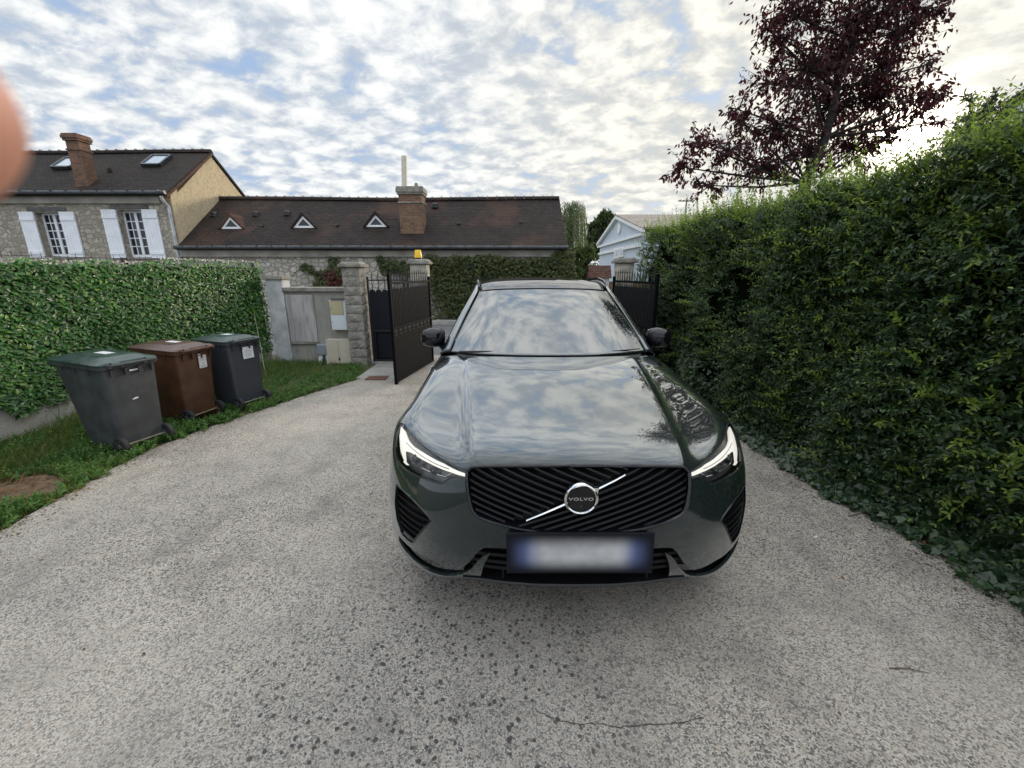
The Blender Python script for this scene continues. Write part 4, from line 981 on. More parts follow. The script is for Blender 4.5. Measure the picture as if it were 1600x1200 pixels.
# tall weeds by the low wall
n = 360; t = RNG.uniform(3.3, 6.9, n); P = np.array(A0)[None] + np.array(AD)[None] * t[:, None] + np.array(AN)[None] * RNG.uniform(.03, .35, (n, 1)); P[:, 2] = -.01
o = leaf_mesh('tall_weeds', [sprigs(P, np.stack([RNG.normal(0, .25, n), RNG.normal(0, .25, n), np.full(n, 1.)], 1), RNG.uniform(.10, .30, n), 8, .035, T_SLIM, droop=.1)], 'weed'); tag(o, 'taller weeds growing against the low concrete wall', 'weeds', kind='stuff')
# --- climbing plants on the long house --------------------------------------------
def wall_leaves(poly, n, size, y0=14.93, thick=.22, noise=8.0):
    xs = [p[0] for p in poly]; ys = [p[1] for p in poly]; px = RNG.uniform(min(xs), max(xs), n * 3); py = RNG.uniform(min(ys), max(ys), n * 3)
    jx = px + 4 * vnoise(px, py, px, .25, 51); jy = py + 4 * vnoise(px, py, px, .22, 52)
    k = inpoly(jx, jy, poly); px, py = px[k][:n], py[k][:n]; n = len(px)
    P = np.array([tuple(at(a, b_, y0)) for a, b_ in zip(px, py)]); P[:, 1] -= RNG.uniform(0, 1, n) * thick * (1 + .6 * vnoise(P[:, 0], P[:, 2], P[:, 0], 4, 53))
    d = np.stack([RNG.normal(0, .6, n), -RNG.uniform(.0, .8, n), -RNG.uniform(.2, 1.2, n)], 1); up = np.stack([RNG.normal(0, .35, n), np.full(n, -1.), RNG.uniform(.1, .9, n)], 1)
    return P, stamp(P, d, up, RNG.uniform(.7, 1.3, n) * size, T_IVY)
CL = root('ivy_on_house', (-.5, 14.9, 0), 'thick dark ivy covering the right half of the long stone house wall', 'ivy')
big_poly = [(662, 400), (680, 398), (700, 402), (730, 399), (765, 396), (780, 401), (812, 403), (835, 404), (860, 398), (868, 392), (885, 388), (895, 392), (900, 440), (900, 520), (720, 520), (716, 500), (700, 492), (690, 470), (680, 455), (668, 440)]
P, S1 = wall_leaves(big_poly, 9500, .095); _, S2 = wall_leaves([(668, 440), (720, 440), (730, 515), (684, 520), (672, 490)], 520, .085)
leaf_mesh('leaves', [S1, S2], 'house_ivy', CL)
mb = MB()
for k in range(26):
    p0 = at(random.uniform(690, 890), 520, 14.97); p = p0.copy(); pts = [p0.copy()]
    for j in range(9): p = p + Vector((random.uniform(-.18, .18), 0, .24)); p.y = 14.96; pts.append(p.copy()) if p.z < 2.3 else None
    mb.tube(pts, .012, 5)
mb.build('stems', 'bark', CL)
V2 = root('creeper', (-6.5, 14.9, 0), 'sparse creeper with green and reddish leaves left of the split stone pillar', 'creeper')
_, a1 = wall_leaves([(462, 418), (478, 412), (496, 422), (512, 418), (516, 402), (527, 399), (534, 412), (534, 448), (488, 448), (498, 436), (490, 428), (474, 422)], 720, .085, thick=.15)
leaf_mesh('leaves', [a1], 'house_ivy', V2)
_, a2 = wall_leaves([(508, 424), (524, 420), (536, 430), (536, 446), (520, 444)], 260, .08, thick=.25); leaf_mesh('red_leaves', [a2], 'red_vine', V2)
mb = MB(); mb.tube([at(x, y_, 14.96) for x, y_ in ((449, 440), (456, 430), (470, 420), (490, 424), (508, 432), (522, 415), (526, 402))], .010, 5); mb.tube([at(x, y_, 14.96) for x, y_ in ((526, 450), (520, 430), (505, 424))], .012, 5); mb.build('stems', 'bark', V2)
V3 = root('creeper', (-4.3, 14.9, 0), 'thin creeper on the house wall between the two left gate pillars', 'creeper')
_, a1 = wall_leaves([(584, 400), (596, 399), (606, 406), (620, 404), (640, 410), (646, 426), (640, 432), (612, 424), (600, 430), (592, 414)], 420, .085, thick=.15); leaf_mesh('leaves', [a1], 'house_ivy', V3)
mb = MB(); mb.tube([at(x, y_, 14.96) for x, y_ in ((640, 470), (630, 440), (615, 415), (592, 402))], .012, 5); mb.build('stems', 'bark', V3)

# --- trees ------------------------------------------------------------------------
def tree(name, loc, label, lobes, mat, leaf, nbr, per, trunkpts, trunk_r, group=None, tmpl=T_LEAF, bark='bark', down=.6, seed=1):
    """lobes: (centre, radius). limbs run from the trunk into each lobe, twigs fan out inside it, leaves sit along the twigs"""
    rg = np.random.default_rng(seed); rr = random.Random(seed)
    o = root(name, loc, label, 'tree', group); mb = MB(); mb.tube(trunkpts, trunk_r, 8)
    tp = [Vector(p) for p in trunkpts]; sets = []; tw = MB()
    for c_, r_ in lobes:
        c_ = Vector(c_); cand = min(tp[1:], key=lambda p: (p - c_).length + max(0, p.z - c_.z + .3) * 2)
        mid = cand.lerp(c_, .5) + Vector((rr.uniform(-.1, .1), rr.uniform(-.1, .1), -.1 * r_)); mb.tube([cand, mid, c_], [max(.012, trunk_r[-1] * 1.1), .022, .010], 6)
        nb = max(3, int(nbr * r_ * r_)); dirs = rg.normal(size=(nb, 3)); dirs[:, 2] = dirs[:, 2] * .8 + .15; dirs = norm(dirs)
        L = r_ * rg.uniform(.45, 1.15, nb)
        for i in range(nb):
            st = c_ + Vector(dirs[i]) * L[i] * .05; en = c_ + Vector(dirs[i]) * L[i]; md = st.lerp(en, .55) + Vector(rg.normal(size=3) * .06 * r_)
            tw.tube([st, md, en], [.009, .006, .002], 3, cap=False)
            tt = rg.uniform(.25, 1.05, per)[:, None]; a_, m_, b_ = (np.array(q) for q in (st, md, en))
            q = (1 - tt) ** 2 * a_ + 2 * tt * (1 - tt) * m_ + tt ** 2 * b_ + rg.normal(size=(per, 3)) * .05 * r_
            ld = dirs[i][None] * .5 + rg.normal(size=(per, 3)) * .6 + np.array([0, 0, -down]); sets.append(stamp(q, ld, rg.normal(size=(per, 3)) + np.array([0, 0, .6]), rg.uniform(.65, 1.25, per) * leaf, tmpl))
    tr_ = mb.build('trunk', bark, o, smooth=True); tw.build('twigs', bark, o)
    leaf_mesh('crown', sets, mat, o); return o
Yt = 8.6
def LB(l, y=Yt, jit=.5, s=1):
    out = []
    for px, py, r_ in l:
        yy = y + random.uniform(-jit, jit); out.append((at(px, py, yy), r_ * yy / FPX / 1.03 * s))
    return out
lob = LB([(1345, 30, 62), (1262, 110, 68), (1405, 50, 60), (1300, 165, 72), (1215, 200, 58), (1375, 150, 62), (1428, 160, 44), (1140, 235, 46), (1088, 222, 34), (1070, 262, 34), (1190, 262, 52), (1330, 235, 58), (1248, 30, 58), (1430, -10, 50), (1350, -70, 90), (1255, -70, 85),
          (1110, 290, 34), (1260, 240, 56), (1455, 150, 28), (1385, 215, 26), (1200, 130, 36), (1160, 190, 30), (1310, 90, 66), (1225, 60, 30), (1450, 100, 22), (1200, 45, 24), (1150, 170, 22), (1380, 100, 50), (1460, 15, 26), (1462, 190, 16)])
t0 = at(1262, 300, Yt)
tree('purple_tree', (t0.x, Yt, 0), 'dark purple leaved plum tree rising behind the hedge against the bright sky', lob, 'plum_leaf', .072, 82, 11, [(t0.x + .1, Yt, 0), (t0.x + .05, Yt, 1.4), at(1258, 285, Yt), at(1290, 215, Yt), at(1308, 140, Yt), at(1322, 60, Yt), at(1335, -40, Yt)], [.13, .12, .10, .075, .055, .038, .02], down=.9, seed=4) if False else \
tree('purple_tree', (t0.x, Yt, 0), 'dark purple leaved plum tree rising behind the hedge against the bright sky', lob, 'plum_leaf', .088, 118, 13, [(t0.x + .1, Yt, 0), (t0.x + .05, Yt, 1.4), at(1258, 285, Yt), at(1290, 215, Yt), at(1308, 140, Yt), at(1322, 60, Yt), at(1335, -40, Yt)], [.13, .12, .10, .075, .055, .038, .02], down=.9, seed=4)
lob = LB([(1500, 205, 26), (1530, 185, 30), (1560, 175, 28), (1545, 215, 34), (1505, 235, 30), (1580, 205, 30), (1515, 160, 12), (1548, 150, 10)], 10.5, .4)
c_ = at(1535, 230, 10.5); tree('evergreen_tree', (c_.x, 10.5, 0), 'small dark green tree poking above the hedge beside the hidden house', lob, 'dark_green', .09, 170, 12, [(c_.x, 10.5, 0), (c_.x, 10.5, 2), at(1535, 215, 10.5), at(1535, 180, 10.5)], [.10, .08, .05, .02], seed=8, down=.1)
lob = LB([(941, 352, 13), (930, 358, 11), (948, 345, 12), (940, 372, 15), (955, 352, 9), (928, 372, 11), (935, 388, 14), (950, 385, 12), (925, 392, 10)], 45, 1.0)
c_ = at(941, 380, 45); tree('round_tree', (c_.x, 45, 0), 'dense round dark green tree left of the pale house', lob, 'dark_green', .42, 200, 12, [(c_.x, 45, 0), (c_.x, 45, 2.5), at(941, 375, 45), at(941, 355, 45)], [.2, .18, .14, .06], seed=9, down=.1)
lob = LB([(905, 395, 18), (918, 392, 14), (912, 412, 20), (922, 425, 18), (895, 425, 20), (930, 402, 7)], 17.5, .5)
c_ = at(915, 430, 17.5); o = tree('garden_shrub', (c_.x, 17.5, 0), 'yellowish green shrub behind the tile capped pillar', lob, 'far_green', .13, 190, 12, [(c_.x, 17.5, 0), (c_.x, 17.5, .8), at(915, 415, 17.5), at(920, 400, 17.5)], [.06, .05, .04, .02], seed=10, down=.2); o['category'] = 'shrub'
# weeping willow
c_ = at(893, 400, 21); W = root('willow_tree', (c_.x, 21, 0), 'pale weeping willow hanging beyond the right end of the long house', 'tree')
mb = MB(); mb.tube([(c_.x, 21, 0), (c_.x, 21, 2), at(890, 350, 21), at(892, 325, 21)], [.2, .18, .12, .05], 8)
sets = []; rg = np.random.default_rng(3); tw = MB()
for k in range(120):
    s0 = at(rg.uniform(874, 914), rg.uniform(316, 350), 21 + rg.uniform(-1.2, 1.2)); L = rg.uniform(1.0, 2.7); dx = (s0.x - c_.x) * .25; dy = rg.normal() * .2
    pts = [s0 + Vector((dx * math.sin(t_ * 1.5), dy * t_, -L * t_ * t_ ** .3)) for t_ in np.linspace(0, 1, 7)]; tw.tube([at(891, 330, 21), at(891, 330, 21).lerp(s0, .6) + Vector((0, 0, .25))] + pts, .008, 3, cap=False)
    n = 46; tt = rg.uniform(0, 1, n); q = np.array([tuple(s0 + Vector((dx * math.sin(t_ * 1.5), dy * t_, -L * t_ * t_ ** .3))) for t_ in tt]) + rg.normal(size=(n, 3)) * .03
    sets.append(stamp(q, rg.normal(size=(n, 3)) * .35 + np.array([0, 0, -1.]), rg.normal(size=(n, 3)), rg.uniform(.10, .18, n), T_SLIM))
mb.build('trunk', 'bark', W, smooth=True); tw.build('twigs', 'far_green', W); leaf_mesh('crown', sets, 'willow_leaf', W)
# distant greenery closing the view down the street
n = 16000; X = RNG.uniform(2.0, 30, n); z = RNG.uniform(0, 1, n) * (2.1 + .5 * vnoise(X, X, X, .9, 61)); P = np.stack([X, 40 + RNG.uniform(-1, 1, n), z], 1)
o = leaf_mesh('far_foliage', [stamp(P, rdir(n), rdir(n) + np.array([0, -1., 0]), RNG.uniform(.2, .5, n), T_LEAF)], 'far_green'); tag(o, 'far off green bushes closing the view behind the pale house', 'bushes', kind='stuff')

# crumbs of leaf litter and soil caught along both edges of the driveway
n = 2600; Y = RNG.uniform(1.2, 7.0, n); lf = RNG.uniform(size=n) < .45
X = np.where(lf, np.interp(Y, [r[1] for r in LE], [r[0] for r in LE]) + np.abs(RNG.normal(0, .09, n)), np.interp(Y, [r[1] for r in RE], [r[0] for r in RE]) - np.abs(RNG.normal(-.04, .12, n)))
far_ = RNG.uniform(size=n) < .05; X = np.where(far_, RNG.uniform(-3.2, 2.4, n), X)
o = leaf_mesh('leaf_litter', [stamp(np.stack([X, Y, RNG.uniform(.005, .012, n)], 1), np.stack([RNG.normal(size=n), RNG.normal(size=n), RNG.uniform(-.05, .15, n)], 1), np.array([0, 0, 1.]) + rdir(n, .25), RNG.uniform(.006, .026, n), T_LEAF)], 'litter'); tag(o, 'crumbs of dead leaf and soil along the driveway edges', 'leaf litter', kind='stuff')
# cane by the third bin, twigs, fallen leaves
mb = MB(); a = gr(415, 588, 0); bq = at(397, 490, a.y + .3); mb.tube([a, a.lerp(bq, .5) + Vector((.01, 0, 0)), bq], [.004, .0035, .0025], 6)
o = mb.build('garden_cane', 'pale_cane', smooth=True); tag(o, 'thin pale cane leaning by the third bin in front of the leafy screen', 'cane')
LEAFN = 0
for px, py, sz, lb in ((88, 783, .055, 'rust brown leaf at the verge edge near the first bin'), (1187, 703, .045, 'curled dark leaf beside the right headlight of the car'),
        (1290, 765, .035, 'small dry leaf at the ivy edge nearest the white scrap of litter'), (1345, 800, .03, 'dry leaf lying just left of the twig at the hedge edge'), (1440, 845, .045, 'dry leaf at the ivy edge right of the hedge twig'), (1545, 915, .04, 'dry leaf at the ivy edge by the right border of the photo'),
        (1235, 728, .03, 'tiny dry leaf against the ivy just right of the car'), (905, 1010, .022, 'tiny brown leaf fragment on the open driveway in front of the car'), (1320, 905, .022, 'lone small leaf on the driveway between car and ivy')):
    p = gr(px, py, .008); a_ = random.uniform(0, 6.28); d = np.array([[math.cos(a_), math.sin(a_), .1]])
    V_, F_ = stamp(np.array([tuple(p)]), d, np.array([[0., .1, 1.]]), np.array([sz]), T_WIDE); V_[:, 2] += np.array([0, .006, .004, .0, .010, .004])
    o = npmesh('fallen_leaf', V_, F_, 'dead_leaf'); tag(o, lb, 'leaf', 'dry leaves on the driveway')
p = gr(1275, 839, .008); mb = MB(); mb.box((p.x, p.y, p.z + .002), (.03, .02, .006), rz=.4, taper=.7); tag(mb.build('paper_scrap', 'sticker_white', bevel=.001), 'tiny white scrap of litter on the driveway right of the car', 'litter')
for k, (pa, pb, lb) in enumerate([((1325, 806), (1372, 800), 'dark twig at the hedge edge of the driveway'), ((1390, 1044), (1452, 1052), 'thin dark twig lying in the lower right of the driveway')]):
    a = gr(*pa, .008); bq = gr(*pb, .008); mb = MB(); mb.tube([a, a.lerp(bq, .5) + Vector((0, .008, .004)), bq], [.003, .0025, .0012], 6); mb.tube([a.lerp(bq, .5) + Vector((0, .006, .003)), a.lerp(bq, .7) + Vector((0, .03, .003))], [.002, .001], 5)
    tag(mb.build('twig', 'twig', smooth=True), lb, 'twig')

# ================================================================== WHEELIE BINS
def rrect(w, d, r, z, n=4, cx=0, cy=0):
    pts = []
    for sx, sy, a0 in ((1, 1, 0), (-1, 1, 90), (-1, -1, 180), (1, -1, 270)):
        for k in range(n + 1):
            a_ = R(a0 + 90 * k / n); pts.append((cx + sx * (w / 2 - r) + math.cos(a_) * r, cy + sy * (d / 2 - r) + math.sin(a_) * r, z))
    return pts
def loft(mb, rings, cap0=True, cap1=True):
    n = len(rings[0]); vs = [p for r_ in rings for p in r_]; fs = []
    for i in range(len(rings) - 1):
        for k in range(n): fs.append((i * n + k, i * n + (k + 1) % n, (i + 1) * n + (k + 1) % n, (i + 1) * n + k))
    if cap0: fs.append(tuple(range(n))[::-1])
    if cap1: fs.append(tuple(range((len(rings) - 1) * n, len(rings) * n)))
    return mb.add(vs, fs)
def wheelie_bin(loc, rz, tilt, W, D, Hh, body, lid, label):
    """local frame: back (wheels, handle) towards +x, width along y"""
    o = empty('wheelie_bin', loc, rz); o.rotation_euler = (0, tilt, rz); tag(o, label, 'bin', 'wheelie bins on the verge')
    mb = MB(); hb = Hh - .06
    rings = []
    for t in np.linspace(0, 1, 7):
        w = W * (.84 + .12 * t); d = D * (.66 + .28 * t); cx = -D * .5 * 1 + .0; back = -.02 + .015 * t
        rings.append(rrect(d, w, .045, .055 + (hb - .055) * t, cx=back - d / 2))
    loft(mb, rings)
    # rim collar
    rr_ = [rrect(D * .97, W * .98, .05, hb - .035, cx=-D * .97 / 2 - .0), rrect(D * 1.02, W * 1.04, .05, hb - .028, cx=-D * 1.02 / 2 + .01), rrect(D * 1.03, W * 1.05, .05, hb + .004, cx=-D * 1.03 / 2 + .012)]
    loft(mb, rr_)
    # rib gussets under the rim and feet
    for y_ in (-.36, -.12, .12, .36): mb.b2((-.012, y_ * W - .006, hb - .10), (.022, y_ * W + .006, hb - .036))
    for x_ in (-.25, -.5, -.75):
        for s_ in (-1, 1): mb.b2((x_ * D - .006, s_ * W * .49 - .012, hb - .085), (x_ * D + .006, s_ * W * .49 + .008, hb - .036))
    for y_ in (-.40, .40): mb.prism([(-.09, y_ * W - .018, .055), (-.01, y_ * W - .018, .12), (.035, y_ * W - .018, .045), (-.03, y_ * W - .018, .0)], (0, .036, 0))
    bd = mb.build('body', body, o, smooth=True, sharp=40)
    # handle bar at the hinge
    mb = MB(); mb.tube([(.055, -W * .40, hb + .015), (.055, W * .40, hb + .015)], .013, 10)
    for y_ in (-.40, -.2, .2, .40): mb.box((.03, y_ * W, hb + .008), (.065, .022, .03))
    mb.build('handle', body, o, smooth=True)
    # lid: domed with raised panel, front lip
    mb = MB(); zl = hb + .006
    rings = [rrect(D * 1.04, W * 1.06, .05, zl, cx=-D * 1.04 / 2 + .015), rrect(D * 1.05, W * 1.07, .05, zl + .014, cx=-D * 1.05 / 2 + .015), rrect(D * .99, W * 1.0, .05, zl + .028, cx=-D * 1.0 / 2 + .01), rrect(D * .88, W * .84, .07, zl + .034, cx=-D * .49), rrect(D * .80, W * .74, .08, zl + .052, cx=-D * .48), rrect(D * .55, W * .50, .07, zl + .062, cx=-D * .46), rrect(D * .25, W * .2, .03, zl + .065, cx=-D * .46)]
    loft(mb, rings); mb.box((-D * 1.045, 0, zl + .006), (.06, W * .7, .022))
    for y_ in (-.27, .27): mb.box((-D * .5, y_ * W * 1.3, zl + .032), (D * .75, .018, .012))
    for y_ in (-.30, .30): mb.tube([(.042, y_ * W - .03, zl + .012), (.042, y_ * W + .03, zl + .012)], .022, 10)
    ld = mb.build('lid', lid, o, smooth=True, sharp=35)
    st = MB(); st.box((-D * .45, .0, zl + .0672), (D * .22, W * .17, .002), rz=.05); st.build('sticker', 'sticker_white', ld)
    ax = MB(); ax.tube([(-.005, -W * .43, .088), (-.005, W * .43, .088)], .009, 8); ax.build('axle', 'steel_axle', o)
    for s_ in (-1, 1):
        wh = MB(); y_ = s_ * (W * .43); r_ = .092
        wh.lathe([(.03, -.022), (.05, -.02), (r_ - .012, -.024), (r_, -.016), (r_, .016), (r_ - .012, .024), (.05, .02), (.03, .022), (.0, .024)], (-.01, y_, .088), axis='Y', n=24)
        w_ = wh.build('wheel', 'bin_rubber', o, smooth=True)
        h_ = MB(); h_.lathe([(.0, s_ * .030), (.022, s_ * .028), (.026, s_ * .02)], (-.01, y_, .088), axis='Y', n=12)
        for k in range(5): a_ = k * 1.2566; h_.box((-.01 + math.cos(a_) * .045, y_ + s_ * .022, .088 + math.sin(a_) * .045), (.045, .006, .010), ry=-a_)
        h_.build('hub', 'bin_grey', w_)
    return o, hb
bins = []
def place_bin(near, far, tilt, W, D, Hh, body, lid, label):
    n_ = Vector((*near, 0)); f_ = Vector((*far, 0)); c_ = (n_ + f_) / 2; dy = (f_ - n_).normalized(); rz = math.atan2(-dy.x, dy.y)
    return wheelie_bin((c_.x, c_.y, .0), rz, tilt, W, D, Hh, body, lid, label)
b1, h1 = place_bin((-3.76, 3.72), (-3.64, 4.12), R(2), .48, .73, .93, 'bin_grey', 'bin_green_lid', 'grey wheelie bin with green lid and no paper sticker on its back, nearest the camera')
b2_, h2 = place_bin((-3.74, 4.52), (-3.66, 4.97), R(3), .48, .62, .91, 'bin_brown', 'bin_brown_lid', 'brown wheelie bin standing between two grey ones')
b3, h3 = place_bin((-3.47, 5.06), (-3.34, 5.42), R(0), .46, .62, .93, 'bin_blue_grey', 'bin_green_lid', 'blue grey wheelie bin with green lid and a white paper label, farthest along the verge')
def bin_label(parent, y, z, w, h_, lines, x):
    st = MB(); st.b2((x, y - w / 2, z - h_ / 2), (x + .0025, y + w / 2, z + h_ / 2)); s_ = st.build('paper_label', 'sticker_white', parent)
    ink = MB()
    for (ly, lz, lw, lh) in lines: ink.b2((x + .003, y + ly * w - lw * w / 2, z + lz * h_ - lh * h_ / 2), (x + .0036, y + ly * w + lw * w / 2, z + lz * h_ + lh * h_ / 2))
    ink.build('ink', 'sticker_ink', s_); return s_
L1 = [(.0, .34, .5, .02), (.0, .25, .62, .02), (-.05, .12, .5, .02), (.0, -.15, .10, .08), (.0, -.36, .30, .05), (.25, -.36, .12, .05), (-.25, -.36, .12, .05)]
bin_label(b2_, .07, .70, .10, .15, L1, .004)
bin_label(b3, .03, .72, .15, .15, [(.2, .38, .4, .03), (0, .15, .6, .02), (0, .02, .5, .02), (-.05, -.18, .65, .02), (0, -.3, .4, .02)], .004)
mb = MB(); mb.b2((.004, -.02, .795), (.007, .05, .81)); mb.build('maker_plate', 'sticker_white', b1); 
mb = MB(); mb.prism([(.002, -.05, .52), (.002, -.01, .535), (.002, .01, .53), (.002, .005, .52), (.002, -.03, .515)], (.004, 0, 0)); mb.build('label_scrap', 'sticker_white', b1)
mb = MB(); mb.b2((.004, .02, .785), (.007, .07, .797)); mb.build('maker_plate', 'sticker_white', b2_)

# ================================================================== CAR
CX, CY = .289, 1.55
CAR = empty('car', (CX, CY, 0)); tag(CAR, 'dark green estate SUV facing the camera with lit headlights and black grille', 'car')
# control lattice of the front half body: rows run up the nose and back over the bonnet, columns from the centreline to the flank
LAT = np.array([
 # c0                c1                 c2(crease)          c3                  c4                 c5                 c6                  c7                 c8
 [(0,.14,.300),(.22,.14,.300),(.42,.155,.30),(.54,.19,.30),(.66,.25,.305),(.77,.34,.31),(.85,.45,.32),(.895,.58,.33),(.915,.80,.34)],
 [(0,.055,.335),(.22,.06,.335),(.42,.075,.335),(.54,.11,.335),(.67,.17,.34),(.79,.27,.35),(.875,.39,.365),(.92,.54,.38),(.935,.78,.39)],
 [(0,.005,.44),(.24,.012,.44),(.44,.035,.44),(.56,.065,.445),(.69,.13,.45),(.81,.24,.46),(.895,.37,.47),(.935,.53,.48),(.95,.77,.48)],
 [(0,.0,.60),(.24,.006,.60),(.44,.03,.60),(.56,.06,.60),(.69,.125,.60),(.81,.235,.60),(.895,.37,.60),(.938,.53,.60),(.952,.77,.60)],
 [(0,.01,.76),(.24,.016,.755),(.44,.04,.75),(.555,.085,.745),(.685,.165,.745),(.80,.27,.745),(.882,.39,.745),(.928,.54,.745),(.950,.77,.735)],
 [(0,.045,.875),(.24,.052,.873),(.45,.08,.865),(.55,.125,.845),(.675,.215,.85),(.785,.335,.865),(.862,.47,.878),(.915,.61,.880),(.946,.83,.81)],
 [(0,.095,.925),(.24,.102,.922),(.455,.125,.912),(.535,.17,.890),(.66,.28,.905),(.765,.42,.925),(.84,.57,.938),(.902,.71,.925),(.945,.90,.84)],
 [(0,.22,.962),(.245,.225,.959),(.475,.24,.949),(.535,.27,.925),(.655,.37,.93),(.76,.50,.945),(.835,.64,.958),(.898,.78,.940),(.945,.95,.86)],
 [(0,.42,.994),(.25,.43,.992),(.50,.44,.982),(.545,.45,.957),(.66,.52,.957),(.76,.62,.966),(.835,.74,.976),(.895,.86,.952),(.944,1.02,.875)],
 [(0,.75,1.036),(.27,.76,1.034),(.54,.77,1.024),(.58,.78,1.001),(.68,.82,.998),(.765,.88,1.002),(.836,.95,1.002),(.89,1.03,.972),(.942,1.15,.89)],
 [(0,1.05,1.070),(.29,1.06,1.068),(.575,1.08,1.060),(.613,1.09,1.040),(.70,1.12,1.037),(.775,1.16,1.035),(.838,1.20,1.027),(.885,1.25,.995),(.940,1.33,.905)],
 [(0,1.32,1.093),(.30,1.34,1.092),(.60,1.37,1.085),(.640,1.38,1.070),(.715,1.40,1.067),(.782,1.43,1.062),(.840,1.46,1.050),(.885,1.49,1.020),(.936,1.55,.92)],
 [(0,1.47,1.104),(.31,1.49,1.103),(.62,1.56,1.097),(.665,1.60,1.085),(.73,1.66,1.083),(.79,1.70,1.076),(.845,1.74,1.062),(.885,1.77,1.035),(.932,1.82,.935)],
], dtype=float)
# tighten the bonnet crease: an extra column just outside c2
LAT[6:, 3, 2] += .001
for c__, dx__ in ((4, .004), (5, .012), (6, .019), (7, .024), (8, .024)): LAT[:6, c__, 0] += dx__; LAT[6, c__, 0] += dx__ * .6; LAT[7, c__, 0] += dx__ * .3
LAT[:2, 4:, 2] -= .036; LAT[:2, 3, 2] -= .02; LAT[:2, 4:, 1] -= .025; LAT[:2, 5:, 0] += .008
LAT = np.concatenate([LAT[:, :3], LAT[:, 2:3] * .80 + LAT[:, 3:4] * .20 + np.array([0, 0, .0005]), LAT[:, 3:]], axis=1)
NRW, NCL = LAT.shape[:2]
def _pad(C):
    C = np.concatenate([2 * C[:1] - C[1:2], C, 2 * C[-1:] - C[-2:-1]], 0)
    m = C[:, 1:2] * np.array([-1, 1, 1]); C = np.concatenate([m, C, 2 * C[:, -1:] - C[:, -2:-1]], 1)
    return np.concatenate([C[:, :1], C], 1) if False else C
def _bas(t): return np.stack([(1 - t) ** 3, 3 * t ** 3 - 6 * t ** 2 + 4, -3 * t ** 3 + 3 * t ** 2 + 3 * t + 1, t ** 3], -1) / 6
CTL = LAT.copy()                             # let the smooth surface pass close to the lattice points
for _ in range(3):
    Q_ = _pad(CTL); Sm = 0
    for a_, wa in enumerate((1, 4, 1)):
        for b_, wb in enumerate((1, 4, 1)): Sm = Sm + wa * wb / 36 * Q_[a_:a_ + NRW, b_:b_ + NCL]
    CTL = CTL + np.array([.8, .8, 0, 0, .2, .8, .8, .8, .8, .8])[None, :, None] * (LAT - Sm)
    CTL[:, 0, 0] = 0
PADC = _pad(CTL)
def S(u, v):
    """surface point for row parameter u in [0, NRW-1] and column parameter v in [0, NCL-1]"""
    u = np.asarray(u, float); v = np.asarray(v, float); sg = np.where(v < 0, -1.0, 1.0); v = np.abs(v)
    iu = np.clip(np.floor(u).astype(int), 0, NRW - 2); iv = np.clip(np.floor(v).astype(int), 0, NCL - 2)
    bu = _bas(u - iu); bv = _bas(v - iv); P = 0
    for a in range(4):
        for b_ in range(4): P = P + (bu[..., a] * bv[..., b_])[..., None] * PADC[iu + a, iv + b_]
    P = P.copy(); P[..., 0] = P[..., 0] * sg; return P
def SN(u, v):
    e = 1e-3; a = S(u + e, v) - S(u - e, v); v_ = np.maximum(v, 0.002); b_ = S(u, v_ + e) - S(u, v_ - e); n = norm(np.cross(b_, a)); return n
NU, NV = 264, 216
GU, GV = np.meshgrid(np.linspace(0, NRW - 1, NU + 1), np.linspace(0, NCL - 1, NV + 1), indexing='ij')
_G = S(GU, GV)
def _proj(P, side):
    X = CX + P[..., 0] * side; Y = CY + P[..., 1]; d = CAMH - P[..., 2]
    zc = Y * _c + d * _s; yc = d * _c - Y * _s
    return np.stack([800 + FPX * X / zc, 600 + FPX * yc / zc], -1)
_PL = _proj(_G, -1)
def uv_of(pts):                             # photo point on the car's left half -> surface parameters
    out = []
    for px, py in pts:
        if px is None: cm = True; tgt = np.array([_proj(S(np.array(5.), np.array(0.)), -1)[0], py]); 
        else: cm = False; tgt = np.array([px, py])
        if cm:
            col0 = _proj(S(np.linspace(0, NRW - 1, 400), np.zeros(400)), -1); i = np.argmin(abs(col0[:, 1] - py)); out.append((i / 399 * (NRW - 1), -.35)); continue
        d = ((_PL - tgt) ** 2).sum(-1); i, j = np.unravel_index(np.argmin(d), d.shape); q = np.array([GU[i, j], GV[i, j]])
        for _ in range(6):
            f0 = _proj(S(*q), -1) - tgt; e = 1e-3
            J = np.stack([(_proj(S(q[0] + e, q[1]), -1) - _proj(S(*q), -1)) / e, (_proj(S(q[0], q[1] + e), -1) - _proj(S(*q), -1)) / e], -1)
            try: st = np.linalg.solve(J, f0)
            except Exception: break
            st = np.clip(st, -.3, .3); q = np.array([np.clip(q[0] - st[0], 0, NRW - 1), np.clip(q[1] - st[1], 0, NCL - 1)])
        out.append(tuple(q))
    return out
SU, SV = NU / (NRW - 1), NV / (NCL - 1)     # grid cells per parameter unit
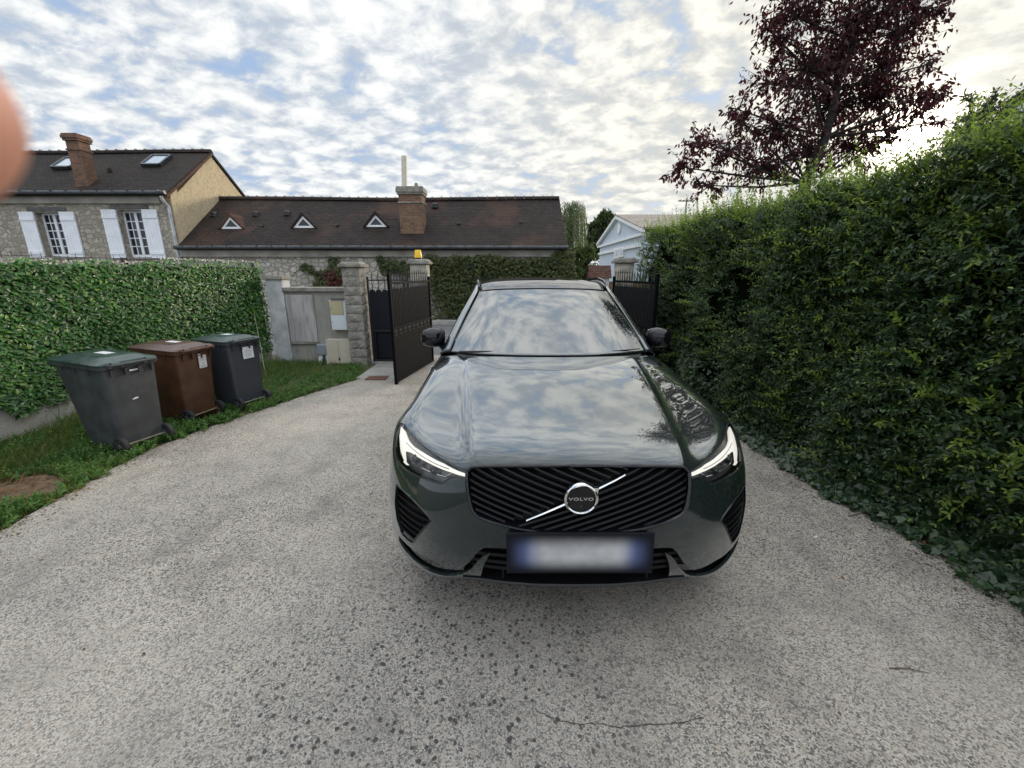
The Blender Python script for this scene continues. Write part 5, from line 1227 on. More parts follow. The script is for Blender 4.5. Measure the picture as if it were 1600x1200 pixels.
def trim(regions, ulo=0, uhi=NU):
    """snap the grid to every region outline, return parameter grids and the region of each face"""
    U, Vv = GU.copy() * SU, GV.copy() * SV; moved = np.zeros(U.shape, bool)
    for poly in regions:
        Q = np.array(poly) * np.array([SU, SV])
        for a, b_ in zip(Q, np.roll(Q, -1, 0)):
            lo = np.floor(np.minimum(a, b_)).astype(int) - 1; hi = np.ceil(np.maximum(a, b_)).astype(int) + 2
            i0, i1 = max(lo[0], 0), min(hi[0], NU + 1); j0, j1 = max(lo[1], 1), min(hi[1], NV)
            if i0 >= i1 or j0 >= j1: continue
            su, sv = U[i0:i1, j0:j1], Vv[i0:i1, j0:j1]; d = b_ - a; L2 = (d ** 2).sum() + 1e-12
            t = np.clip(((su - a[0]) * d[0] + (sv - a[1]) * d[1]) / L2, 0, 1); cx_, cy_ = a[0] + t * d[0], a[1] + t * d[1]
            dist = np.hypot(su - cx_, sv - cy_); k = (dist < .70) & ~moved[i0:i1, j0:j1]
            su[k] = cx_[k]; sv[k] = cy_[k]; moved[i0:i1, j0:j1] |= k
    fu = (U[:-1, :-1] + U[1:, :-1] + U[:-1, 1:] + U[1:, 1:]) / 4; fv = (Vv[:-1, :-1] + Vv[1:, :-1] + Vv[:-1, 1:] + Vv[1:, 1:]) / 4
    reg = np.full(fu.shape, -1)
    for r_, poly in enumerate(regions):
        k = inpoly(fu / SU, fv / SV, poly) & (reg == -1); reg[k] = r_
    return U / SU, Vv / SV, reg
def half_mesh(U, Vv, mask, off=0.0, offv=None, rim=0.0):
    """faces of the masked cells, offset along the surface normal; returns verts, faces"""
    P = S(U, Vv); 
    if off: P = P + SN(U, Vv) * off
    if offv is not None: P = P + np.array(offv)
    ii, jj = np.nonzero(mask); corners = np.stack([np.stack([ii, jj], 1), np.stack([ii + 1, jj], 1), np.stack([ii + 1, jj + 1], 1), np.stack([ii, jj + 1], 1)], 1)
    flat = corners[..., 0] * U.shape[1] + corners[..., 1]; uniq, inv = np.unique(flat, return_inverse=True)
    V_ = P.reshape(-1, 3)[uniq]; F_ = inv.reshape(flat.shape)[:, ::-1]
    if rim:                                 # folded edge: a short wall going inwards along every open border
        E = np.concatenate([F_[:, [k, (k + 1) % 4]] for k in range(4)]); key = np.sort(E, 1); _, first, cnt = np.unique(key[:, 0].astype(np.int64) * len(V_) + key[:, 1], return_index=True, return_counts=True)
        B = E[first[cnt == 1]]; B = B[~((abs(V_[B[:, 0], 0]) < 1e-5) & (abs(V_[B[:, 1], 0]) < 1e-5))]
        nn = SN(U, Vv).reshape(-1, 3)[uniq]; Vin = V_ - nn * rim; n = len(V_); V_ = np.concatenate([V_, Vin]); F_ = np.concatenate([F_, np.stack([B[:, 1], B[:, 0], B[:, 0] + n, B[:, 1] + n], 1)])
        used, inv2 = np.unique(F_, return_inverse=True); V_ = V_[used]; F_ = inv2.reshape(F_.shape)
    return V_, F_
def both(V_, F_, weld=True):
    """mirror a half mesh about the car's centre plane"""
    W_ = V_.copy(); W_[:, 0] *= -1; n = len(V_); F2_ = F_[:, ::-1] + n
    allV = np.concatenate([V_, W_]); allF = np.concatenate([F_, F2_])
    on = np.abs(V_[:, 0]) < 1e-5; remap = np.arange(2 * n); remap[n:][on] = np.nonzero(on)[0]
    return allV, remap[allF]
def solid(o, t, off=-1):
    md = o.modifiers.new('solidify', 'SOLIDIFY'); md.thickness = t; md.offset = off; md.use_rim = True; return o

P_LAMP = [(627.3, 656), (632, 663), (640, 674), (655, 690), (672, 704), (694, 718.5), (712, 730), (725.5, 738), (725.5, 747.5), (712, 744.5), (704, 745.5), (698, 750), (692, 755), (684, 755), (668, 750), (650, 743), (632, 733), (622, 722), (616.5, 706), (616.5, 688), (620.5, 670)]
P_GRILLE = [(None, 727.5), (860, 727.8), (800, 728), (750, 728.5), (737, 730), (730, 737), (729.5, 750), (731, 768), (735, 788), (739, 799), (746, 806), (775, 817), (810, 826), (850, 831.5), (None, 833)]
P_INTAKE = [(622, 763), (630, 766), (643, 778), (658, 794), (669.5, 807), (673.5, 813), (665, 822), (652, 839), (645, 848), (638, 843), (627, 836), (624, 815), (621, 790)]
P_LOWER = [(None, 856.5), (786, 856.5), (756, 856), (735, 873), (712, 891), (700, 888), (675, 876), (648, 862), (627, 844), (625, 851), (634, 864), (658, 881), (698, 898), (714, 902), (738, 884), (772, 861), (758, 880), (744, 900), (738, 912), (739, 925), (None, 925)]
REG = [[], uv_of(P_GRILLE), [], []]
# outlines that run round the corner of the nose are given directly in surface parameters
REG[0] = [(5.45, 7.60), (5.67, 7.04), (5.71, 6.43), (5.745, 5.68), (5.73, 5.09), (5.65, 4.45), (5.47, 3.87), (5.25, 3.26), (4.94, 3.24), (4.97, 3.8), (4.87, 4.05), (4.69, 4.2), (4.51, 4.34), (4.44, 4.53), (4.40, 4.93), (4.36, 5.41), (4.33, 6.02), (4.38, 6.60), (4.62, 7.15), (5.05, 7.48)]
REG[2] = [(3.70, 6.42), (3.67, 5.97), (3.59, 5.53), (3.43, 5.11), (3.27, 4.82), (3.18, 4.72), (2.93, 4.92), (2.38, 5.29), (2.02, 5.54), (1.98, 5.76), (2.0, 6.15), (2.4, 6.38), (3.01, 6.48)]
REG[3] = [(2.77, -.35), (2.7, 1.43), (2.64, 1.99), (2.17, 2.89), (1.52, 3.94), (1.58, 4.25), (1.75, 4.81), (1.76, 5.51), (1.74, 6.4), (1.50, 6.45), (1.36, 6.0), (1.28, 5.5), (1.15, 4.8), (1.05, 4.35), (1.12, 4.0), (1.86, 2.81), (2.52, 1.75), (2.08, 2.0), (1.2, 2.45), (.5, 2.8), (-.2, 3.1), (-.2, -.35)]
# bonnet outline: shut line from the grille corner over the lamp and back along the wing
P_HOOD = [(None, 727), (860, 727.2), (800, 727.4), (750, 727.8), (737, 729.5), (729, 735), (712, 727), (694, 715), (672, 700), (655, 686), (643, 673), (640, 661), (644, 640), (655, 612), (671, 582), (690, 556), (697, 549)]
HU = uv_of(P_HOOD); HU = HU + [(NRW - .5, HU[-1][1]), (NRW - .5, -.35)]
import os
if os.environ.get('DBG'): print('LAMP', [tuple(np.round(q, 2)) for q in REG[0]]); print('INT', [tuple(np.round(q, 2)) for q in REG[2]]); print('LOW', [tuple(np.round(q, 2)) for q in REG[3]]); print('HOUSE', e0, e1, pk, ym)
U_, V_g, RG_ = trim(REG + [HU])
top_edge = NRW - 1
mk = RG_ == -1
v_, f_ = half_mesh(U_, V_g, mk, rim=.014); V_, F_ = both(v_, f_)
o = npmesh('front_body', V_, F_, 'car_paint', CAR, True, 50)
v_, f_ = half_mesh(U_, V_g, RG_ == 4, .0012, rim=.012); V_, F_ = both(v_, f_)
HOOD = npmesh('bonnet', V_, F_, 'car_paint', CAR, True, 50)
def surf_line(pts_uv, off=0.0, dens=6):
    out = []
    for a, b_ in zip(pts_uv[:-1], pts_uv[1:]):
        for k in range(dens): t = k / dens; u = a[0] + (b_[0] - a[0]) * t; v = a[1] + (b_[1] - a[1]) * t; out.append(S(u, v) + SN(np.array(u), np.array(max(v, .01))) * off)
    u, v = pts_uv[-1]; out.append(S(u, v) + SN(np.array(u), np.array(max(v, .01))) * off); return [Vector(p) for p in out]
def mir(pts): return [Vector((-p.x, p.y, p.z)) for p in pts]
mb = MB(); ln = surf_line(HU[5:17], -.0012)
for s_ in (ln, mir(ln)): mb.tube(s_, .0024, 6)
mb.build('shut_line', 'matte_black', HOOD, smooth=True)
# dark inner shell behind all openings
shell_cut = uv_of([(None, 560), (600, 560), (600, 690)]) if False else None
v_, f_ = half_mesh(GU, GV, np.ones((NU, NV), bool), -.055); V_, F_ = both(v_, f_)
INNER = npmesh('inner_shell', V_, F_, 'matte_black', CAR, True)

# ---- headlights --------------------------------------------------------------
P_DRL = [(627.3, 658), (622, 671), (619, 688), (618.6, 704), (621.5, 716), (627, 721), (629.5, 719), (628.5, 703), (640, 706), (668, 722.5), (703, 737.5), (725, 744.5), (725, 739.2), (692, 723), (662, 707), (644, 695.5), (635, 685), (630.5, 671)]
P_CHROME = [(640, 722), (655, 732), (676, 742), (692, 746), (702, 740.8), (699, 739.5), (690, 743), (677, 739), (657, 728.5), (642, 718)]
P_PROJ1 = [(635, 711), (642, 709.5), (652, 714), (657, 721), (652, 724.5), (641, 719.5)]
P_PROJ2 = [(666, 727.5), (674, 729.5), (681, 736), (678, 740), (670, 737), (665, 732)]
lampreg = [uv_of(p) for p in (P_DRL, P_PROJ1, P_PROJ2)]
P_LAMPUV = REG[0]; drl_uv, p1_uv, p2_uv = lampreg
drl_uv[:5] = [(5.40, 7.38), (5.06, 7.12), (4.74, 6.70), (4.52, 6.20), (4.46, 5.86)]
def side_mesh(name, polys, off, mat, parents, thick=0.0):
    U2, V2g, rg_ = trim(polys); v_, f_ = half_mesh(U2, V2g, rg_ >= 0, off, rim=thick)
    for sg, par in ((-1, parents[0]), (1, parents[1])):
        vv = v_.copy(); vv[:, 0] *= sg; o = npmesh(name, vv, f_ if sg > 0 else f_[:, ::-1], mat, par, True, 50)
        if sg == -1: first = o
        else: second = o
    return first, second
LH = side_mesh('headlight', [P_LAMPUV], -.045, 'lamp_housing', (CAR, CAR))
side_mesh('light_strip', [drl_uv], -.010, 'light_guide', LH, .012)
side_mesh('reflector', [p1_uv, p2_uv], -.030, 'lamp_reflector', LH, .01)
side_mesh('lens', [P_LAMPUV], .0005, 'lens_clear', LH)
for par, sg in zip(LH, (-1, 1)):
    mb = MB(); ch = [(p if sg > 0 else Vector((-p.x, p.y, p.z))) for p in surf_line(uv_of([(640, 722), (655, 731), (676, 741), (692, 745), (702, 739.5)]), -.022)]
    mb.tube(ch, .004, 6)
    ch = [(p if sg > 0 else Vector((-p.x, p.y, p.z))) for p in surf_line(uv_of([(633, 690), (645, 702), (668, 718), (700, 732)]), -.008)]
    mb.tube(ch, .0022, 6)
    ch = [(p if sg > 0 else Vector((-p.x, p.y, p.z))) for p in surf_line(uv_of([(645, 694), (668, 710), (705, 730)]), -.016)]
    mb.tube(ch, .0018, 6)
    mb.build('chrome_trim', 'satin_chrome', par, smooth=True)
    mb = MB()
    for (px, py, r_) in ((645, 716, .020), (673, 734, .016)):
        q = uv_of([(px, py)])[0]; c_ = S(*q) + SN(np.array(q[0]), np.array(q[1])) * -.022; c_[0] *= sg
        mb.lathe([(r_ * 1.2, .012), (r_ * 1.15, .0), (r_, -.004), (r_ * .8, -.012), (r_ * .4, -.018), (.0005, -.020)], c_, axis='Y', n=18)
    mb.build('projector', 'dark_glass', par, smooth=True)
    mb = MB(); loop = P_LAMPUV + [P_LAMPUV[0]]
    pts = [(p if sg > 0 else Vector((-p.x, p.y, p.z))) for p in surf_line(loop, -.001, 3)]
    mb.tube(pts, .0032, 6); mb.build('seal', 'satin_black', par, smooth=True)

# ---- grille ------------------------------------------------------------------
def front_y(x, z):                          # depth of the nose skin at a front-view position
    us = np.linspace(.6, 6.4, 90); vs = np.linspace(0, 5.5, 90); A, B_ = np.meshgrid(us, vs, indexing='ij')
    if not hasattr(front_y, 'P'): front_y.P = S(A, B_)
    P = front_y.P; d = (P[..., 0] - abs(x)) ** 2 + (P[..., 2] - z) ** 2; i = np.argsort(d.ravel())[:4]; w = 1 / (d.ravel()[i] + 1e-7); return float((P[..., 1].ravel()[i] * w).sum() / w.sum())
gpoly_uv = [(u, max(v, 0)) for u, v in REG[1]]
gline = surf_line(gpoly_uv[1:-1], 0, 4)
gxz = [(p.x, p.z) for p in gline]
c_top = Vector(S(REG[1][0][0], 0.)); c_bot = Vector(S(REG[1][-1][0], 0.))
full = [c_top] + gline + [c_bot] + mir(gline)[::-1]
outline = [(p.x, p.z) for p in full]
GRL = None
mb = MB(); mb.tube([p + Vector((0, -.001, 0)) for p in full], .0085, 8, closed=True); GRL = mb.build('grille', 'gloss_black', CAR, smooth=True)
mb = MB(); inner = []
cxm = sum(p.x for p in full) / len(full); czm = sum(p.z for p in full) / len(full)
ring = []
for p in full: ring.append(Vector((cxm + (p.x - cxm) * .965, p.y + .035, czm + (p.z - czm) * .90)))
vs = [tuple(p) for p in full] + [tuple(p) for p in ring]; n = len(full); mb.add(vs, [(i, (i + 1) % n, n + (i + 1) % n, n + i) for i in range(n)]); mb.build('bezel', 'gloss_black', GRL, smooth=True)
EC = Vector((0, -.0, 0)); _q = uv_of([(906, 777)])[0] if False else None
zc_e = None
# emblem centre height: where the centre line projects to the photo's emblem row
uu = np.linspace(0, NRW - 1, 800); pr = _proj(S(uu, np.zeros(800)), -1); k_ = int(np.argmin(abs(pr[:, 1] - 777) + 1000 * (uu > 6))); EC = Vector(S(uu[k_], 0.)) + Vector((0, -.010, 0))
b0 = Vector((-.225, 0, EC.z - .078 * 1.25)); b1_ = Vector((.165, 0, EC.z + .085))
q = uv_of([(822, 813)])[0]; b0 = Vector(S(*q)); b0.x *= -1
slope = (b0.z - EC.z) / (b0.x - EC.x); b1_ = Vector((.19, 0, EC.z + slope * .19))
bx1 = b1_.x
def barline(x): return EC.z + slope * (x - EC.x)
mb = MB(); mb2 = MB()
mslope = .36
def clip_seg(xa, za, xb, zb, cond, n=60):
    segs = []; cur = []
    for k in range(n + 1):
        t = k / n; x, z = xa + (xb - xa) * t, za + (zb - za) * t
        ok = bool(inpoly(np.array([x]), np.array([z]), outline)[0]) and cond(x, z)
        if ok: cur.append((x, z))
        elif cur: segs.append(cur); cur = []
    if cur: segs.append(cur)
    return segs
step = .0275
zs = [z for _, z in outline]; zmin, zmax = min(zs) - .3, max(zs) + .3
k = 0; z = zmin
while z < zmax:
    for sgn, cond in ((-1, lambda x, zz: zz > barline(x) + .004), (1, lambda x, zz: zz < barline(x) - .004)):
        for seg in clip_seg(-.56, z - sgn * mslope * .56, .56, z + sgn * mslope * .56, cond):
            if len(seg) < 3: continue
            pts = [Vector((x, front_y(x, zz) + .012, zz)) for x, zz in seg[::2] + [seg[-1]]]
            # blade: a thin deep strip, canted
            vs = []; fs = []
            for p in pts: vs += [p + Vector((0, -.001, .0062)), p + Vector((0, -.005, -.002)), p + Vector((0, .026, -.0075)), p + Vector((0, .026, .0045))]
            for i in range(len(pts) - 1):
                for j in range(4): fs.append((i * 4 + j, i * 4 + (j + 1) % 4, (i + 1) * 4 + (j + 1) % 4, (i + 1) * 4 + j))
            fs += [(0, 1, 2, 3), tuple(len(vs) - 4 + j for j in (3, 2, 1, 0))]
            mb.add(vs, fs)
    z += step; k += 1
mb.build('slats', 'slat_black', GRL)
for xa, xb in ((b0.x, -.055), (.062, bx1)):       # diagonal chrome bar in two runs, emblem between
    mb = MB(); n = 8; vs = []; fs = []
    for i in range(n + 1):
        t = i / n; x = xa + (xb - xa) * t; zz = barline(x); y_ = front_y(x, zz) - .002; w_ = .0075 * (1 if xa < 0 else 1) * (1 - (.55 * t if xb > 0 else .55 * (1 - t)))
        vs += [Vector((x, y_ - .006, zz + w_ * .2)), Vector((x, y_ - .001, zz - w_)), Vector((x, y_ + .012, zz - w_)), Vector((x, y_ + .012, zz + w_)), Vector((x, y_ - .001, zz + w_))]
    for i in range(n):
        for j in range(5): fs.append((i * 5 + j, i * 5 + (j + 1) % 5, (i + 1) * 5 + (j + 1) % 5, (i + 1) * 5 + j))
    fs += [tuple(range(5)), tuple(range(n * 5, n * 5 + 5))[::-1]]; mb.add(vs, fs); mb.build('diagonal_bar', 'satin_chrome', GRL)
EMB = None; mb = MB(); er = .073
mb.lathe([(er * .80, .004), (er * .83, -.008), (er * .90, -.011), (er * .97, -.008), (er, .0), (er * .99, .012)], EC, axis='Y', n=48)
a_ = math.atan(slope) + .18; tip = EC + Vector((math.cos(a_) * er * 1.22, -.002, math.sin(a_) * er * 1.22))
for da in (.22, -.22):
    pass
a1, a2 = a_ + .20, a_ - .24; P1 = EC + Vector((math.cos(a1) * er * .97, -.008, math.sin(a1) * er * .97)); P2_ = EC + Vector((math.cos(a2) * er * .97, -.008, math.sin(a2) * er * .97))
mb.prism([P1, tip, P2_], (0, .014, 0))
EMB = mb.build('emblem', 'chrome', GRL, smooth=True)
mb = MB(); mb.lathe([(.0005, -.004), (er * .78, -.003), (er * .82, .004)], EC, axis='Y', n=40); mb.build('emblem_disc', 'gloss_black', EMB, smooth=True)
cu_ = bpy.data.curves.new('emblem_text', 'FONT'); cu_.body = 'VOLVO'; cu_.size = .026; cu_.align_x = 'CENTER'; cu_.align_y = 'CENTER'; cu_.extrude = .001; cu_.offset = .0009; cu_.space_character = 1.18
tmp = bpy.data.objects.new('tmp_text', cu_); col.objects.link(tmp); bpy.context.view_layer.update()
me = bpy.data.meshes.new_from_object(tmp.evaluated_get(bpy.context.evaluated_depsgraph_get())); bpy.data.objects.remove(tmp)
me.transform(Matrix.Translation(EC + Vector((0, -.0052, .0))) @ Matrix.Rotation(R(90), 4, 'X') @ Matrix.Diagonal((1.08, .72, 1, 1)))
for v in me.vertices:                       # small slab serifs: widen the tops and feet of the letters
    pass
me.name = 'lettering'; link('lettering', me, 'satin_chrome', EMB)
mb = MB(); mb.lathe([(.0003, -.0035), (.006, -.003), (.008, .001)], EC + Vector((0, -.003, -.036)), axis='Y', n=16); mb.build('camera_eye', 'dark_glass', EMB, smooth=True)

# ---- side intakes and lower grille ----------------------------------------------
iuv = REG[2]
for sg in (-1, 1):
    loop = [(p if sg > 0 else Vector((-p.x, p.y, p.z))) for p in surf_line(iuv + [iuv[0]], -.001, 3)]
    mb = MB(); mb.tube(loop, .0045, 6); n = len(loop)
    c_ = sum(loop, Vector()) / n
    inn = [c_ + (p - c_) * .88 + Vector((0, .03, 0)) for p in loop]
    mb.add(loop + inn, [(i, i + 1, n + i + 1, n + i) for i in range(n - 1)])
    AI = mb.build('air_intake', 'gloss_black', CAR, smooth=True)
    mb = MB(); U0 = np.array(iuv); 
    for u in np.linspace(U0[:, 0].min() + .14, U0[:, 0].max() - .10, 7):
        vs_ = np.linspace(U0[:, 1].min(), U0[:, 1].max(), 60); ok = inpoly(np.full(60, u), vs_, iuv)
        if ok.sum() < 4: continue
        run = vs_[ok]; pts = []
        for i, v in enumerate(run[::3].tolist() + [run[-1]]):
            p = Vector(S(u + .0 * i, v) + SN(np.array(u), np.array(v)) * -.012); p.x *= sg; pts.append(p)
        vs2 = []; fs = []
        for p in pts: vs2 += [p + Vector((0, -.004, .004)), p + Vector((0, -.006, -.002)), p + Vector((0, .022, -.004)), p + Vector((0, .022, .004))]
        for i in range(len(pts) - 1):
            for j in range(4): fs.append((i * 4 + j, i * 4 + (j + 1) % 4, (i + 1) * 4 + (j + 1) % 4, (i + 1) * 4 + j))
        mb.add(vs2, fs)
    mb.build('slats', 'slat_black', AI)
mb = MB()
zl = [float(S(REG[3][1][0], 1.0)[2]), .335]
for zz in (zl[0] - .055, zl[0] - .095, zl[0] - .13):
    pts = [Vector((x, front_y(x, zz) + .022, zz)) for x in np.linspace(-.47, .47, 21)]
    vs = []; fs = []
    for p in pts: vs += [p + Vector((0, 0, .008)), p + Vector((0, -.003, -.006)), p + Vector((0, .03, -.007)), p + Vector((0, .03, .007))]
    for i in range(20):
        for j in range(4): fs.append((i * 4 + j, i * 4 + (j + 1) % 4, (i + 1) * 4 + (j + 1) % 4, (i + 1) * 4 + j))
    mb.add(vs, fs)
for x in (-.33, .33): mb.box((x, front_y(x, .40) + .045, .40), (.008, .02, .10))
LG = mb.build('lower_grille', 'slat_black', CAR)
mb = MB(); pts = [Vector((x, float(S(.55, abs(x) / .5 * 4.0 if abs(x) < .5 else 4.0)[1]) - .0, .322)) for x in np.linspace(-.50, .50, 25)]
pts = [Vector((x, front_y(x, .34) + .004, .325)) for x in np.linspace(-.52, .52, 27)]
vs = []; fs = []
for p in pts: vs += [p + Vector((0, -.004, .008)), p + Vector((0, -.008, 0)), p + Vector((0, .0, -.012)), p + Vector((0, .16, -.03)), p + Vector((0, .16, .008))]
for i in range(len(pts) - 1):
    for j in range(5): fs.append((i * 5 + j, i * 5 + (j + 1) % 5, (i + 1) * 5 + (j + 1) % 5, (i + 1) * 5 + j))
mb.add(vs, fs); mb.build('front_lip', 'satin_black', CAR, smooth=True, sharp=40)
# number plate
pc_ = None
pr_k = int(np.argmin(abs(pr[:, 1] - 864) + 1000 * (uu > 5))); PZ = float(S(uu[pr_k], 0.)[2])
plate = MB(); plate.box((0, 0, 0), (.625, .012, .190)); 
o = plate.build('number_plate', 'plate_face', CAR, bevel=.004); o.location = (0.0, -.026, PZ + .018); o.rotation_euler = (R(-4), 0, 0)
mb = MB(); mb.box((0, .0, PZ + .01), (.56, .03, .10)); mb.build('plate_bracket', 'plate_holder', CAR)

# ---- greenhouse --------------------------------------------------------------------
def grid_surface(C, nu, nv, mirror=True):
    """smooth half patch (v=0 on the centre line) from a control net"""
    C = np.asarray(C, float); r_, c_ = C.shape[:2]
    P = np.concatenate([2 * C[:1] - C[1:2], C, 2 * C[-1:] - C[-2:-1]], 0)
    lead = P[:, 1:2] * np.array([-1, 1, 1]) if mirror else 2 * P[:, :1] - P[:, 1:2]
    P = np.concatenate([lead, P, 2 * P[:, -1:] - P[:, -2:-1]], 1)
    u, v = np.meshgrid(np.linspace(0, r_ - 1, nu), np.linspace(0, c_ - 1, nv), indexing='ij')
    iu = np.clip(np.floor(u).astype(int), 0, r_ - 2); iv = np.clip(np.floor(v).astype(int), 0, c_ - 2); bu = _bas(u - iu); bv = _bas(v - iv); Q = 0
    for a in range(4):
        for b_ in range(4): Q = Q + (bu[..., a] * bv[..., b_])[..., None] * P[iu + a, iv + b_]
    return Q
def quadgrid(nu, nv):
    i, j = np.meshgrid(np.arange(nu - 1), np.arange(nv - 1), indexing='ij'); a = i * nv + j
    return np.stack([a, a + nv, a + nv + 1, a + 1], -1).reshape(-1, 4)
def patch(name, C, nu, nv, mat, parent, mirror=True, thick=.006, flip=False):
    Q = grid_surface(C, nu, nv, mirror); V_, F_ = Q.reshape(-1, 3), quadgrid(nu, nv)
    if flip: F_ = F_[:, ::-1]
    if mirror: V_, F_ = both(V_, F_)
    o = npmesh(name, V_, F_, mat, parent, True)
    if thick: solid(o, thick)
    return o
WS = [[(0, 1.505, 1.108), (.35, 1.53, 1.107), (.60, 1.62, 1.103), (.785, 1.74, 1.094)],
      [(0, 1.70, 1.240), (.34, 1.725, 1.238), (.575, 1.80, 1.230), (.735, 1.905, 1.216)],
      [(0, 1.92, 1.375), (.325, 1.94, 1.372), (.545, 2.005, 1.362), (.68, 2.095, 1.345)],
      [(0, 2.16, 1.505), (.31, 2.175, 1.501), (.515, 2.23, 1.490), (.62, 2.30, 1.474)],
      [(0, 2.30, 1.565), (.30, 2.31, 1.561), (.495, 2.36, 1.550), (.590, 2.42, 1.534)]]
WSH = patch('windshield', WS, 40, 30, 'windshield_glass', CAR, flip=False)
# black frit along the lower edge, visor box at the top behind the mirror
mb = MB(); base = [Vector(p) + Vector((0, -.004, .001)) for p in grid_surface([WS[0], WS[1]], 2, 30)[0]]; up_ = [Vector(p) + Vector((0, -.004, .003)) for p in grid_surface(WS, 60, 30)[3]]
for sg in (1, -1):
    A_ = [Vector((p.x * sg, p.y, p.z)) for p in base]; B_ = [Vector((p.x * sg, p.y, p.z)) for p in up_]; n = len(A_)
    mb.add(A_ + B_, [(i, i + 1, n + i + 1, n + i) for i in range(n - 1)])
mb.build('windshield_border', 'satin_black', WSH, smooth=True)
gsq = grid_surface(WS, 61, 61)
def ws_pt(v, u, off):                       # point on the glass a little proud of it
    p = Vector(gsq[int(u * 60), int(min(abs(v), 1) * 60)]); p.x *= (1 if v >= 0 else -1); return p + Vector((0, -.6, .8)).normalized() * off
mb = MB(); tp = [ws_pt(x, .965, .004) for x in (-.33, -.2, 0, .2, .33)] + [ws_pt(x, .80, .004) for x in (.2, .1, -.1, -.2)]
mb.add(tp, [tuple(range(9))]); mb.build('sensor_patch', 'side_glass', WSH)
mb = MB(); tp = [ws_pt(x, u, .004) for x, u in ((.30, .90), (.48, .90), (.47, .865), (.31, .865))]; mb.add(tp, [(0, 1, 2, 3)]); mb.build('toll_sticker', 'sky_glass', WSH)
RF = [[(0, 2.305, 1.570), (.30, 2.315, 1.566), (.495, 2.365, 1.555), (.565, 2.42, 1.540)],
      [(0, 2.62, 1.632), (.31, 2.63, 1.627), (.52, 2.66, 1.613), (.60, 2.70, 1.592)],
      [(0, 3.1, 1.655), (.32, 3.1, 1.650), (.535, 3.1, 1.634), (.615, 3.1, 1.608)],
      [(0, 3.7, 1.640), (.32, 3.7, 1.635), (.53, 3.7, 1.618), (.61, 3.7, 1.590)],
      [(0, 4.3, 1.575), (.31, 4.3, 1.570), (.50, 4.3, 1.55), (.57, 4.28, 1.52)],
      [(0, 4.42, 1.54), (.30, 4.42, 1.53), (.48, 4.40, 1.51), (.55, 4.36, 1.48)]]
patch('roof', RF, 50, 30, 'roof_glass', CAR, thick=.01)
# A pillars and roof side rails: from the wing up and along the roof edge
edge = [(.790, 1.76, 1.088), (.745, 1.915, 1.214), (.692, 2.105, 1.345), (.632, 2.31, 1.476), (.604, 2.43, 1.538), (.615, 2.70, 1.594), (.63, 3.1, 1.610), (.625, 3.7, 1.592), (.585, 4.28, 1.522), (.565, 4.40, 1.47)]
outer = [(.872, 1.80, 1.055), (.82, 1.99, 1.18), (.762, 2.19, 1.318), (.69, 2.41, 1.455), (.664, 2.53, 1.508), (.668, 2.76, 1.550), (.685, 3.1, 1.565), (.68, 3.7, 1.545), (.64, 4.34, 1.47), (.62, 4.44, 1.42)]
C = [[e, tuple((a + b_) / 2 + d for a, b_, d in zip(e, q, (.012, 0, .016))), q] for e, q in zip(edge, outer)]
for sg in (-1, 1):
    CC = np.array(C) * np.array([sg, 1, 1]); patch('roof_pillar', CC, 60, 10, 'car_paint', CAR, False, .012, flip=(sg < 0))
# roof rails
for sg in (-1, 1):
    mb = MB(); pts = [Vector((sg * x, y_, z)) for x, y_, z in ((.60, 2.52, 1.57), (.615, 2.60, 1.605), (.63, 2.75, 1.628), (.645, 3.1, 1.645), (.64, 3.7, 1.628), (.61, 4.15, 1.575), (.60, 4.25, 1.545))]
    mb.tube(pts, [.010, .014, .016, .016, .016, .014, .010], 8, flat=.8); mb.build('roof_rail', 'gloss_black', CAR, smooth=True)
